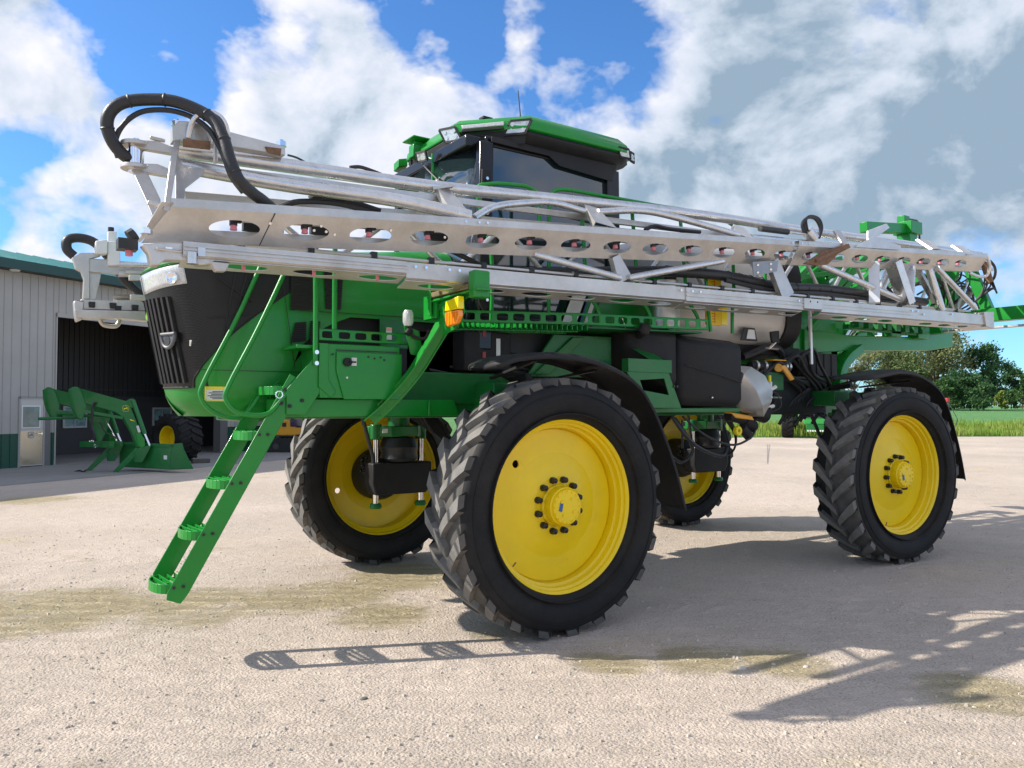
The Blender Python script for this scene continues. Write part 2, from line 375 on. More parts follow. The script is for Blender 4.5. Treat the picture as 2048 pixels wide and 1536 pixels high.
def stones():
    """loose chippings and pebbles near the camera: nobody could count them"""
    s = MB(); rnd = random.Random(3)
    for i in range(5200):
        Z = 2.2 + 9 * rnd.random() ** 1.5; px = rnd.uniform(-60, 2100)
        p = far(px, Z); r = rnd.choice([.004, .005, .006, .008, .012]) * rnd.uniform(.7, 1.3)
        a = rnd.random() * 6.28; c_, s_ = math.cos(a), math.sin(a)
        k = [rnd.uniform(.6, 1.3) for _ in range(6)]
        pts = [(c_ * k[0], s_ * k[0], 0), (-s_ * k[1], c_ * k[1], 0), (-c_ * k[2], -s_ * k[2], 0), (s_ * k[3], -c_ * k[3], 0)]
        vs = [p + V((x * r, y * r, -0.001)) for x, y, _ in pts] + [p + V((x * r * .6, y * r * .6, r * .7 * k[4])) for x, y, _ in pts]
        s.add(vs, [(4, 5, 6, 7), (0, 1, 5, 4), (1, 2, 6, 5), (2, 3, 7, 6), (3, 0, 4, 7)])
    for i in range(420):
        Z = 2.3 + 8 * rnd.random() ** 1.3; p = far(rnd.uniform(-60, 2100), Z); r = rnd.uniform(.008, .019); a = rnd.random() * 6.28; c_, s_ = math.cos(a), math.sin(a)
        k = [rnd.uniform(.6, 1.3) for _ in range(6)]
        pts = [(c_ * k[0], s_ * k[0], 0), (-s_ * k[1], c_ * k[1], 0), (-c_ * k[2], -s_ * k[2], 0), (s_ * k[3], -c_ * k[3], 0)]
        vs = [p + V((x * r, y * r, -0.002)) for x, y, _ in pts] + [p + V((x * r * .55, y * r * .55, r * .6 * k[4])) for x, y, _ in pts]
        s.add(vs, [(4, 5, 6, 7), (0, 1, 5, 4), (1, 2, 6, 5), (2, 3, 7, 6), (3, 0, 4, 7)])
    m = mat('limestone_chips', (0.47, 0.41, 0.335), 0.9, nscale=4, namt=0.45)
    tag(s.build('gravel', m, smooth_=False), 'loose pale chippings scattered over the gravel yard', 'gravel', kind='stuff')
stones()
def stone(px, py, r, label, m):
    p = at(px, py, z=0); s = MB(); rnd = random.Random(px)
    rows = []
    for i in range(7):
        a = math.pi * i / 12 * 1.0 + 0.0; rows.append([p + V((math.cos(a) * r * math.cos(b) * 1.3, math.cos(a) * r * math.sin(b), math.sin(a) * r * .7)) *
              1 + V((rnd.uniform(-.1, .1) * r, rnd.uniform(-.1, .1) * r, -0.002)) for b in [2 * math.pi * j / 9 for j in range(10)]])
        rows[-1][-1] = rows[-1][0]
    tag(s.grid(rows).build('stone', m, smooth_=False), label, 'stone')
SM = mat('dark_stone', (0.13, 0.14, 0.10), 0.9, nscale=30, namt=0.3); SL = mat('pale_stone', (0.55, 0.50, 0.43), 0.9, nscale=30, namt=0.2)
stone(728, 1398, .02, 'small dark greenish stone alone on the pale gravel in front of the front wheel', SM)
stone(1483, 1337, .025, 'pale stone on the yellowish sunlit gravel between the two shadow bands', SL)
stone(1612, 1334, .018, 'small pale stone lying inside the edge of the boom shadow', SL)
stone(1298, 1215, .018, 'small stone in the shade just behind the front left tyre', SL)

# ------------------------------------------------------------------ wheels of the sprayer
RO = 0.975
def lugs(mb, Rt=RO, half=0.25, n=22, lh=0.045, sgn_rot=1, wl=0.088, side_drop=0.085):
    pitch = 2 * math.pi / n
    for sd in (-1, 1):
        for i in range(n):
            th0 = i * pitch + (0.5 * pitch if sd > 0 else 0)
            rings = []; K = 9
            for k in range(K):
                t = k / (K - 1)
                y = sd * (-0.012 + (half + 0.012) * min(t * 1.08, 1.0))
                th = th0 + sgn_rot * (0.27 * t ** 0.85)
                wd = wl * (0.80 + 0.45 * t) / Rt
                top = Rt - 0.012 * t * t - (0.045 if t > 0.99 else 0.0)
                bot = Rt - lh - 0.012 - (side_drop * max(0, t - 0.72) / 0.28)
                yt = y - sd * (0.012 * (t > .9))
                sl_ = 0.18
                pts = []
                for (tt, r_, yy) in ((th - wd * (.5 + sl_), bot, y), (th - wd * .5, top, yt), (th + wd * .5, top, yt), (th + wd * (.5 + sl_), bot, y)):
                    pts.append((r_ * math.cos(tt), yy, r_ * math.sin(tt)))
                rings.append(pts)
            vs = [p for r_ in rings for p in r_]; fs = []
            for k in range(K - 1):
                a, b = k * 4, (k + 1) * 4
                for q in range(3): fs.append((a + q, b + q, b + q + 1, a + q + 1) if sd > 0 else (a + q + 1, b + q + 1, b + q, a + q))
            fs += [(0, 1, 2, 3) if sd > 0 else (3, 2, 1, 0), tuple(x + (K - 1) * 4 for x in ((3, 2, 1, 0) if sd > 0 else (0, 1, 2, 3)))]
            mb.add(vs, fs)
def tyre_mesh(Rt=RO, half=0.25, rim=0.655, n=22, **k):
    b = MB(); s = half / 0.25; d = Rt - rim
    prof = [(rim, .19 * s), (rim + .01, .215 * s), (rim + .1 * d, .232 * s), (rim + .35 * d, .262 * s), (rim + .55 * d, .266 * s), (rim + .72 * d, .256 * s), (Rt - .072, .244 * s), (Rt - .052, .205 * s), (Rt - .045, .1 * s)]
    prof = prof + [(Rt - .044, 0)] + [(r, -y) for r, y in prof[::-1]] + [(rim - .02, 0)]
    b.lathe(prof, ax=(0, 1, 0), seg=96, closed=True)
    for sd in (1, -1):      # fine moulding rings on the sidewall
        for rr_ in (rim + .14 * d, rim + .62 * d):
            b.lathe([(rr_ - .006, sd * .235 * s), (rr_ - .003, sd * .268 * s), (rr_ + .003, sd * .268 * s), (rr_ + .006, sd * .235 * s)], seg=96)
    lugs(b, Rt, half, n, **k)
    return b
def rim_mesh(depth):
    b = MB(); dy = .2 - depth
    prof = [(.668, .200), (.676, .206), (.680, .198), (.678, .188), (.662, .182), (.650, .172), (.645, .150), (.628, .142), (.622, .105), (.610, .098),
            (.604, dy + .03), (.600, -.1), (.622, -.12), (.640, -.17), (.662, -.182), (.678, -.19), (.680, -.2), (.672, -.206), (.664, -.198),
            (.645, -.165), (.628, -.14), (.590, -.11), (.588, dy - .02), (.592, .09), (.612, .096), (.616, .138), (.634, .146), (.636, .17), (.655, .19)]
    b.lathe(prof[::-1], seg=96, closed=True)
    # disc with a real hand hole: polar bays
    def fy(r): # dished face
        return dy + .012 - .010 * max(0, (r - .5) / .1) + .055 * max(0, min(1, (.42 - r) / .2))
    def fn(u, v, w_): return V((v * math.cos(u), fy(v) - w_, v * math.sin(u)))
    segs = 36; ha = .75
    for k in range(segs):
        a0 = ha - math.pi / segs + 2 * math.pi * k / segs; a1 = a0 + 2 * math.pi / segs
        if k == 0: b.cell(fn, a0, a1, .40, .55, (a0 + a1) / 2, .475, .030 / .475, .030, .014, N=24)
        radii = [.12, .22, .30, .40, .55, .578] if True else []
        for r0, r1 in zip(radii, radii[1:]):
            if k == 0 and r0 == .40: continue
            for q in range(3):
                b0 = a0 + (a1 - a0) * q / 3; b1 = a0 + (a1 - a0) * (q + 1) / 3
                b.add([fn(b0, r0, 0), fn(b1, r0, 0), fn(b1, r1, 0), fn(b0, r1, 0)], [(3, 2, 1, 0)])
                b.add([fn(b0, r0, .014), fn(b1, r0, .014), fn(b1, r1, .014), fn(b0, r1, .014)], [(0, 1, 2, 3)])
    b.lathe([(.578, fy(.578)), (.582, fy(.578) - .012), (.600, fy(.578) - .014)], seg=96)
    b.lathe([(.578, fy(.578) - .014), (.600, fy(.578) - .016)][::-1], seg=96)
    return b, fy
tm = tyre_mesh()
def sun_dust_tread(o, c, Rt, m_=None):  # lug tops and grooves get the sunlit, dusty colours
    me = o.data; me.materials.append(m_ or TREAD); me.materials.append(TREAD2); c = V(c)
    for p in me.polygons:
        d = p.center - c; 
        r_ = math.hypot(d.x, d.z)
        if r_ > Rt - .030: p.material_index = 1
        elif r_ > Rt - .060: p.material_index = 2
def sprayer_wheel(parent, cx, cy, sgn, depth, lab, spin=0.0, steer=0.0):
    root = empty('wheel', (cx, cy, RO - 0.012), parent); tag(root, lab)
    M4 = Matrix.Scale(1, 4) if sgn > 0 else Matrix.Diagonal((1, -1, 1, 1))
    def put(mb, name, m, bevel=0.0, ang=35):
        mb2 = MB(); Rr = Matrix.Rotation(spin, 3, 'Y'); Rs = Matrix.Rotation(steer, 3, 'Z')
        mb2.v = [root.location + Rs @ V(((Rr @ v).x, (Rr @ v).y * sgn, (Rr @ v).z)) for v in mb.v]; mb2.f = mb.f if sgn > 0 else [f[::-1] for f in mb.f]
        return mb2.build(name, m, root, bevel, ang=ang)
    ty = put(tm, 'tyre', RUBBER, 0.0, 30); sun_dust_tread(ty, root.location, RO)
    rb, fy = rim_mesh(depth)
    rim = put(rb, 'rim', YELLOW)
    dy = fy(.2)
    h = MB().lathe([(.165, dy - .01), (.160, dy + .02), (.150, dy + .03), (.146, dy + .10), (.138, dy + .108), (.134, dy + .105), (.128, dy + .125), (.02, dy + .128), (.001, dy + .128)], seg=48)
    for k in range(16):
        a = 2 * math.pi * k / 16
        h.cyl((.118 * math.cos(a), dy + .124, .118 * math.sin(a)), (.118 * math.cos(a), dy + .134, .118 * math.sin(a)), .009, 6)
    for k in range(4):
        a = .6 + 2 * math.pi * k / 4
        h.cyl((.07 * math.cos(a), dy + .127, .07 * math.sin(a)), (.07 * math.cos(a), dy + .136, .07 * math.sin(a)), .011, 8)
    put(h, 'hub', YELLOW)
    put(MB().prism([(.055, dy + .1285, -.035), (.085, dy + .1285, -.025), (.070, dy + .1285, .035), (.042, dy + .1285, .03)], (0, .002, 0)), 'hub_label', BLUEP)
    for k in range(12):
        a = 2 * math.pi * (k + .5) / 12; c = V((.198 * math.cos(a), 0, .198 * math.sin(a)))
        put(MB().lathe([(.026, dy - .002), (.026, dy + .018), (.022, dy + .02), (.022, dy + .045), (.013, dy + .05), (.001, dy + .05)], (c.x, 0, c.z), seg=12), 'lug_nut', GLOSSB)
    # drive motor housing behind the disc
    put(MB().lathe([(.001, dy - .02), (.27, dy - .022), (.28, dy - .05), (.28, -.10), (.24, -.22), (.16, -.26), (.001, -.26)], seg=40), 'final_drive', DARK)
    put(MB().cyl((.60 * math.cos(-.75), .135, .60 * math.sin(-.75)), (.56 * math.cos(-.75), .135, .56 * math.sin(-.75)), .006, 8), 'valve_stem', BRASS)
    if sgn > 0:
        for a in (3.40, 4.48):
            c = V((.44 * math.cos(a), fy(.44) , .44 * math.sin(a))) + root.location
            text_on(YELLOW, 'ami', c, (math.sin(a), 0, -math.cos(a)), (-math.cos(a), 0, -math.sin(a)), .065, 'embossed_mark', root, 0.004)
    return root
BRASS = mat('brass_valve', (0.25, 0.15, 0.08), 0.4, metal=0.6)

SP = empty('crop_sprayer'); tag(SP, 'huge green high-clearance crop sprayer with folded silver booms and yellow wheels on the gravel yard', 'crop sprayer')
TY, WB = 1.6, 2.45
WF = 2.31
sprayer_wheel(SP, WF, TY, 1, .17, 'nearest front wheel with black tyre and yellow disc, facing the viewer', 0.0)
sprayer_wheel(SP, -WB, TY, 1, .17, 'rear wheel on the near side, beneath the boom rack', 0.4, -.08)
sprayer_wheel(SP, WF, -TY, -1, .17, 'front wheel on the far side, seen from its hollow inner face', 1.1)
sprayer_wheel(SP, -WB, -TY, -1, .17, 'rear wheel on the far side, half hidden behind the near front wheel', 2.0)

# ------------------------------------------------------------------ legs (air suspension struts), one per wheel
def leg(cx, sy):
    root = empty('suspension_leg', (cx, sy * 1.05, .6), SP)
    y = sy * 1.05
    g = MB().cyl((cx, y, 1.47), (cx, y, 1.68), .115, 24)
    g.cyl((cx, y, 1.60), (cx, y, 1.64), .16, 24)
    g.build('kingpin', GREEND, root)
    g = MB().prism([(cx - .33, y - .12, 1.40), (cx - .33, y - .03, 1.40), (cx - .15, y + .15, 1.40), (cx + .15, y + .15, 1.40), (cx + .33, y - .03, 1.40), (cx + .33, y - .12, 1.40)] if sy < 0 else
                   [(cx - .33, y + .12, 1.40), (cx - .33, y + .03, 1.40), (cx - .15, y - .15, 1.40), (cx + .15, y - .15, 1.40), (cx + .33, y + .03, 1.40), (cx + .33, y + .12, 1.40)], (0, 0, .11))
    for s in (-1, 1): g.cyl((cx + s * .26, y, 1.37), (cx + s * .26, y, 1.53), .06, 20)
    g.build('yoke', GREEND, root, .008)
    for s in (-1, 1):
        MB().cyl((cx + s * .26, y, .68), (cx + s * .26, y, 1.39), .032, 20).build('slide_rod', CHROME, root)
        MB().lathe([(.03, .0), (.055, .0), (.065, .02), (.055, .05), (.034, .055)], (cx + s * .26, y, .655), (0, 0, 1), 20).build('rod_foot', GREEND, root)
    MB().lathe([(.001, .0), (.17, .0), (.20, .03), (.185, .09), (.205, .15), (.185, .21), (.17, .25), (.001, .25)], (cx, y, 1.14), (0, 0, 1), 28).build('air_spring', HOSE, root)
    b = MB().prism([(cx - .34, y - .11, .90), (cx - .28, y - .11, .80), (cx + .30, y - .11, .80), (cx + .34, y - .11, .92), (cx + .34, y - .11, 1.13), (cx - .34, y - .11, 1.13)], (0, .22, 0))
    b.cyl((cx, y, .96), (cx, sy * 1.50, .96), .17, 24)
    b.build('drop_box', PLAST, root, .015)
    h = MB()
    for k in range(4):
        h.tube(smooth([(cx - .12 + .05 * k, sy * .75, 1.62), (cx - .35 - .05 * k, sy * (.8 + .05 * k), 1.3), (cx - .42, sy * .95, 1.05), (cx - .25, sy * 1.2, .98), (cx - .12, sy * 1.3, 1.0)]), .013, 8)
    h.tube(smooth([(cx + .46, sy * .95, 1.62), (cx + .36, sy * 1.0, 1.35), (cx + .30, sy * 1.02, 1.15), (cx + .31, sy * 1.02, .9), (cx + .22, sy * 1.2, .8)]), .02, 10)
    h.build('hydraulic_hose', HOSE, root)
    b = MB()
    for k in range(9): b.sphere((cx + .33 + .03 * math.sin(k * 2.1), sy * 1.22 + .03 * math.cos(k * 1.7), 1.02 + .02 * k), .022, 8)
    b.build('hose_fitting', GLOSSB, root)
for cx in (WF, -WB):
    for sy in (1, -1): leg(cx, sy)
MB().box((2.39, -.935, 1.442), (2.46, -.93, 1.485)).box((2.48, -.935, 1.442), (2.55, -.93, 1.485)).build('axle_label', WHITE, SP)

# ------------------------------------------------------------------ chassis
c = MB()
for s in (-1, 1):
    c.box((-3.6, s * .45 - .06, 1.62), (4.25, s * .45 + .06, 1.93))
c.box((4.05, -.51, 1.60), (4.30, .51, 1.80))
c.box((WF - .16, -1.05, 1.66), (WF + .16, 1.05, 1.92)); c.box((-WB - .14, -1.05, 1.72), (-WB + .14, 1.05, 1.90))
c.box((-3.7, -.6, 1.64), (-3.5, .6, 1.9)); c.box((.2, -.5, 1.66), (.4, .5, 1.9))
c.build('chassis_frame', GREEND, SP, .012)
# cast outrigger arm reaching from the frame to the leg (with rounded top), and lower side sheet
a = MB()
a.prism([(3.2, .56, 1.93), (2.95, .62, 2.0), (2.3, .66, 2.0), (2.02, .66, 1.9), (2.0, .66, 1.74), (3.2, .56, 1.74)], (0, .14, 0))
a.prism([(3.35, .62, 1.64), (3.35, .62, 1.80), (2.0, .70, 1.76), (1.85, .70, 1.64)], (0, .05, 0))
a.build('outrigger', GREEND, SP, .012)
MB().prism([(2.42, .812, 1.66), (2.42, .812, 1.83), (2.28, .812, 1.85), (2.28, .812, 1.66)], (0, .004, 0)).build('warning_label', YREF, SP)
# long lower step beam that carries the ladder
b = MB().prism([(4.20, .60, 1.64), (4.20, .60, 1.77), (2.75, .60, 1.77), (2.70, .60, 1.64)], (0, .28, 0)).prism([(3.0, .90, 1.64), (3.0, .90, 1.76), (2.98, .90, 1.76), (2.98, .90, 1.64)], (0, .01, 0)); b.build('step_beam', GREEN, SP, .01)

# ------------------------------------------------------------------ storage box with perforated rail (between ladder and cradle arm)
b = MB().prism([(3.92, .96, 1.78), (3.92, .96, 2.18), (3.28, .96, 2.18), (3.28, .96, 1.80), (3.40, .96, 1.78)], (0, -.42, 0))
b.build('storage_box', GREEN, SP, .008)
b = MB().prism([(3.74, .965, 1.77), (3.80, .965, 1.98), (3.80, .965, 2.12), (3.27, .965, 2.12), (3.27, .965, 1.77)], (0, .012, 0)); b.build('access_panel', GREEN, SP, .004)
MB().box((3.30, .966, 2.13), (3.80, .975, 2.136)).build('panel_seam', BLACKP, SP)
k = MB().cyl((3.72, .975, 2.045), (3.72, 1.0, 2.045), .032, 20); k.box((3.66, 1.0, 2.04), (3.71, 1.01, 2.052)); k.build('rotary_switch', PLAST, SP)
MB().box((3.645, .978, 2.02), (3.685, .982, 2.08)).build('panel_label', WHITE, SP)
for (x, z) in ((3.83, 2.1), (3.55, 2.09), (3.5, 2.08), (3.45, 2.09), (3.42, 2.07), (3.72, 1.93)):
    MB().cyl((x, .975, z), (x, .982, z), .008, 8).build('panel_bolt', DARK if z > 2 else WHITE, SP)
def perf_rail(name, P0, P1, h, n, parent=SP, wfrac=.70, hfrac=.60):
    """rail of sheet steel pressed with a row of rounded openings, lip turned inwards at top and bottom"""
    P0 = V(P0); P1 = V(P1); d = (P1 - P0); L = d.length; d.normalize(); nrm = V((-d.y, d.x, 0)).normalized()
    if nrm.y > 0: nrm = -nrm
    b = MB()
    def fn(u, v, w_): return P0 + d * u + V((0, 0, v)) + nrm * w_
    for i in range(n):
        u0, u1 = L * i / n, L * (i + 1) / n
        b.cell(fn, u0, u1, 0, h, (u0 + u1) / 2, h * .5, (u1 - u0) * wfrac / 2, h * hfrac / 2, .005, 24, 5)
    for zz_ in (0, h - .004):
        b.add([P0 + V((0, 0, zz_)), P1 + V((0, 0, zz_)), P1 + V((0, 0, zz_)) + nrm * .035, P0 + V((0, 0, zz_)) + nrm * .035,
               P0 + V((0, 0, zz_ + .004)), P1 + V((0, 0, zz_ + .004)), P1 + V((0, 0, zz_ + .004)) + nrm * .035, P0 + V((0, 0, zz_ + .004)) + nrm * .035],
              [(0, 1, 2, 3), (7, 6, 5, 4), (1, 0, 4, 5), (3, 2, 6, 7)])
    return b.build(name, GREEN, parent)
perf_rail('deck_rail', (3.93, .97, 2.20), (3.15, .95, 2.20), .085, 6)
q0, q1, q2, q3 = V((2.74, .97, 2.405)), V((1.66, 1.32, 2.415)), V((1.0, 1.42, 2.42)), V((.40, 1.52, 2.425))
perf_rail('deck_rail', q0, q1, .10, 8); perf_rail('deck_rail', q1, q2, .10, 5); perf_rail('deck_rail', q2, q3, .10, 5)
# grating deck hanging between the rail and the cab
d = MB()
for i in range(26):
    t = i / 25; p = q0.lerp(q1, t) if True else 0
    d.bar(p + V((0, -.04, -.02)), p + V((-.05, -.55, -.02)), .008, .045)
for t in (.3, .6): d.bar(q0 + V((0, -.55 * t, -.04)), q1 + V((0, -.55 * t, -.04)), .006, .02)
d.build('deck_grating', GREEN, SP)
b = MB().prism([(2.74, .9, 2.37), (1.66, 1.25, 2.38), (.40, 1.45, 2.38), (.40, .8, 2.38), (2.74, .6, 2.37)], (0, 0, -.01)); 
MB().prism([(1.66, 1.25, 2.395), (.42, 1.46, 2.40), (.42, .8, 2.40), (1.66, .8, 2.395)], (0, 0, .012)).build('deck_plate', GREEND, SP)

# ------------------------------------------------------------------ engine hood and nose
NOSE = [(0.0, 0.0), (.06, .22), (.17, .40), (.32, .50), (.55, .545), (.95, .57)]      # (setback, half width) round the nose
def xf(z): return 4.80 + (z - 1.85) * .20
def outline(z, n=40):
    pts = [(xf(z) - sb, hw) for sb, hw in NOSE] + [(3.2, .585), (2.55, .585)]
    pts = smooth([(a, b, 0) for a, b in pts], 6)
    return [(p.x, p.y) for p in pts]
def side_y(x, z=2.2):
    o = outline(z)
    for (xa, ya), (xb, yb) in zip(o, o[1:]):
        if xb <= x <= xa: return ya + (yb - ya) * (xa - x) / max(xa - xb, 1e-6)
    return .585
def sub_outline(z, xa, xb, n):
    """points along the outline between x=xa (front) and x=xb, by x"""
    o = [p for p in outline(z)]
    # arc-length param
    L = [0]
    for a_, b_ in zip(o, o[1:]): L.append(L[-1] + math.hypot(b_[0] - a_[0], b_[1] - a_[1]))
    def s_of(x):
        for i in range(len(o) - 1):
            if o[i + 1][0] <= x <= o[i][0]: return L[i] + (L[i + 1] - L[i]) * (o[i][0] - x) / max(o[i][0] - o[i + 1][0], 1e-9)
        return 0 if x > o[0][0] else L[-1]
    s0, s1 = s_of(xa), s_of(xb); out = []
    for k in range(n + 1):
        s_ = s0 + (s1 - s0) * k / n
        for i in range(len(L) - 1):
            if L[i] <= s_ <= L[i + 1] + 1e-9:
                t = (s_ - L[i]) / max(L[i + 1] - L[i], 1e-9); out.append((o[i][0] + (o[i + 1][0] - o[i][0]) * t, o[i][1] + (o[i + 1][1] - o[i][1]) * t)); break
    while len(out) < n + 1: out.append(o[-1])
    return out
XB = [(1.85, 4.66), (1.92, 4.665), (2.02, 4.62), (2.12, 4.55), (2.25, 4.44), (2.40, 4.27), (2.55, 4.08), (2.66, 3.93), (2.80, 3.88), (2.92, 3.84)]
def xb(z):
    for (a, b_), (c_, d_) in zip(XB, XB[1:]):
        if a <= z <= c_: return b_ + (d_ - b_) * (z - a) / (c_ - a)
    return XB[0][1] if z < XB[0][0] else XB[-1][1]
def hood_end(z):
    if z >= 2.44: return 2.56
    pts_ = [(1.85, 4.02), (2.0, 4.0), (2.18, 3.93), (2.30, 3.80), (2.38, 3.66), (2.44, 3.50)]
    for (a, b_), (c_, d_) in zip(pts_, pts_[1:]):
        if a <= z <= c_: return b_ + (d_ - b_) * (z - a) / (c_ - a)
    return 4.02
ztop = lambda x: 2.83 + max(0, (4.9 - x)) * .13
zs = [1.85 + (2.72 - 1.85) * i / 24 for i in range(25)]
for nm, m_, off in (('grille', MESHM, .004), ('hood', GREEN, 0)):
    g = MB()
    for sy in (1, -1):
        rows = []
        for z in zs:
            if nm == 'grille': pts = sub_outline(z, 9, xb(z) , 26)
            else: pts = sub_outline(z, xb(z), hood_end(z), 26)
            rows.append([V((x + off, (y + off * (y > .01)) * sy, z)) for x, y in pts])
        if nm == 'grille': g.grid(rows, sy < 0)
        else:
            k_ = [i for i, z in enumerate(zs) if z < 2.44][-1]
            g.grid(rows[:k_ + 1], sy < 0)
            g.grid([[V((x, y * sy, 2.43)) for x, y in sub_outline(2.43, xb(2.43), 2.56, 26)]] + rows[k_ + 1:], sy < 0)
            g.grid([rows[k_], [V((x, y * sy, 2.43)) for x, y in sub_outline(2.43, xb(2.43), 3.5, 26)]], sy < 0)
    if nm == 'hood':
        # shoulder and crowned top
        for sy in (1, -1):
            rows = []
            for j in range(9):
                t = j / 8; rr2 = []
                for x, y in sub_outline(2.72, 9, 2.56, 30):
                    zt = ztop(x)
                    a_ = t * math.pi / 2
                    yy = y * (math.cos(a_) ** .55 if t < 1 else 0); zz2 = 2.72 + (zt - 2.72) * math.sin(a_) ** .8
                    xx = x - (xf(2.72) - x < .6) * .0
                    rr2.append(V((x - .12 * math.sin(a_) * max(0, 1 - (xf(2.72) - x) / .5), yy * sy, zz2)))
                rows.append(rr2)
            g.grid(rows, sy < 0)
    g.build(nm, m_, SP, ang=40)
# lower green lip of the nose
g = MB()
for sy in (1, -1):
    rows = []
    for t in (0, .25, .5, .75, 1.0):
        z = 1.852 - .21 * t; rows.append([V((x - .10 * t ** 2 * (1 if x > 4.3 else .2) - .02 * t, (y - .07 * t ** 2) * sy, z)) for x, y in sub_outline(1.86, 9, 3.9, 26)])
    rows.append([V((p.x, p.y * .6, p.z)) for p in rows[-1]])
    g.grid(rows[::-1], sy < 0)
g.build('nose_lip', GREEN, SP)
MB().tube([V((x + .003, y + .006, 1.858)) for x, y in sub_outline(1.86, 9, 4.66, 24)] + [V((xb(z) + .002, side_y(xb(z), z) + .006, z)) for z in [1.87 + .03 * i for i in range(28)]], .007, 8).build('grille_trim', CHROME if False else PLAST, SP)
# vertical ribs on the nose
g = MB()
for k, s_ in enumerate((.03, .09, .15, .21, .27, .33)):
    z1 = 2.52
    pts = []
    for z in [1.89 + (z1 - 1.89) * i / 10 for i in range(11)]:
        o = outline(z); L = 0; prev = o[0]
        for q in o[1:]:
            dl = math.hypot(q[0] - prev[0], q[1] - prev[1])
            if L + dl > s_:
                f_ = (s_ - L) / dl; pts.append(V((prev[0] + (q[0] - prev[0]) * f_ + .012, prev[1] + (q[1] - prev[1]) * f_ + .006, z))); break
            L += dl; prev = q
    g = MB()
    for a_, b_ in zip(pts, pts[1:]): g.bar(a_, b_, .028, .022, up=(1, .3, 0))
    g.build('grille_rib', PLAST, SP); g = MB()
    mir = [V((p.x, -p.y, p.z)) for p in pts]
    for a_, b_ in zip(mir, mir[1:]): g.bar(a_, b_, .028, .022, up=(1, -.3, 0))
    g.build('grille_rib', PLAST, SP)
g = MB()
def on_nose(x_, z_): return V((x_, side_y(x_, z_) + .010, z_))
for (xa, za, xb_, zb_) in ((4.42, 2.70, 4.50, 2.22), (4.34, 2.70, 4.44, 2.30), (4.60, 2.36, 4.32, 2.40), (4.55, 2.66, 4.30, 2.50)):
    n_k = 6; pp_ = [on_nose(xa + (xb_ - xa) * k / n_k, za + (zb_ - za) * k / n_k) for k in range(n_k + 1)]
    g = MB()
    for a_, b_ in zip(pp_, pp_[1:]): g.bar(a_, b_, .012, .012)
    g.build('mesh_brace', PLAST, SP)
# D-shaped latch plate on the nose
g = MB(); cz = 2.20; cpt = V((xf(cz) - .075 + .02, .27, cz))
nx = V((.93, .37, 0)).normalized(); tx = V((-.37, .93, 0)).normalized()
pts = []
for k in range(20):
    a_ = math.pi * k / 19; pts.append(cpt + tx * (.085 * math.cos(a_)) + V((0, 0, -.10 * math.sin(a_) + .05)))
g.tube([p + nx * .012 for p in pts], .014, 8, closed=True)
g.prism([p for p in pts], nx * .012)
g.build('latch_plate', mat('grey_plastic', (.10, .10, .11), .4), SP)
MB().disc(cpt + nx * .012 - tx * .01, nx, .036, .004).build('latch_recess', BLACKP, SP)
MB().tube([cpt + nx * .02 + tx * .29 + V((0, 0, -.05)) + V((0, .01 * math.sin(i), .02 * i)) for i in range(3)], .008, 8).build('latch', CHROME, SP)
# bright oval badge at the front edge
MB().lathe([(.001, .012), (.045, .010), (.055, 0)], (xf(2.42) + .004, -.02, 2.42), (1, 0, 0), 24).build('nose_badge', mat('badge_yellow_green', (.25, .55, .02), .3, coat=.5), SP)
# head lamps: a lens housing wrapped round the upper nose on each side
def patch(s0, s1, z0, z1, off, sy, nn=12, taper=0.0):
    rows = []
    for i in range(5):
        z = z0 + (z1 - z0) * i / 4; o = outline(z); row = []
        for k in range(nn + 1):
            s_ = s0 + (s1 - s0) * k / nn; zz_ = z + taper * (k / nn)
            L = 0; prev = o[0]
            for q in o[1:]:
                dl = math.hypot(q[0] - prev[0], q[1] - prev[1])
                if L + dl >= s_:
                    f_ = (s_ - L) / dl; x, y = prev[0] + (q[0] - prev[0]) * f_, prev[1] + (q[1] - prev[1]) * f_; break
                L += dl; prev = q
            nrm = V((max(0, 1 - s_ * 1.2), min(1, s_ * 1.2), 0)).normalized()
            row.append(V((x, y * sy, zz_)) + V((nrm.x, nrm.y * sy, 0)) * off)
        rows.append(row)
    return rows
for sy in (1, -1):
    r_ = patch(.03, .50, 2.56, 2.70, .014, sy, 14, .050)
    hl = MB().grid(r_, sy < 0).build('headlight', LENS, SP, solid=.012)
    for s_ in (.36,):
        o = patch(s_, s_ + .10, 2.575 + .04 * s_, 2.70 + .02 * s_, .030, sy, 4)
        cc_ = sum((p for row in o for p in row), V()) / 25
        nn_ = V((max(0.2, 1 - s_ * 1.2), sy * min(1, s_ * 1.5), 0)).normalized()
        MB().lathe([(.046, -.006), (.046, .003), (.040, .005), (.034, 0), (.001, -.004)], cc_, nn_, 24).build('reflector', CHROME, hl)
    mbt = MB()
    top = r_[-1]; mbt.grid([[p + V((-.02, 0, .0)) for p in top], [p + V((.004, 0, .022)) for p in top], [p + V((-.10, -p.y * .12, .06)) for p in top]], sy < 0)
    mbt.build('lamp_brow', GREEN, SP, solid=.006)
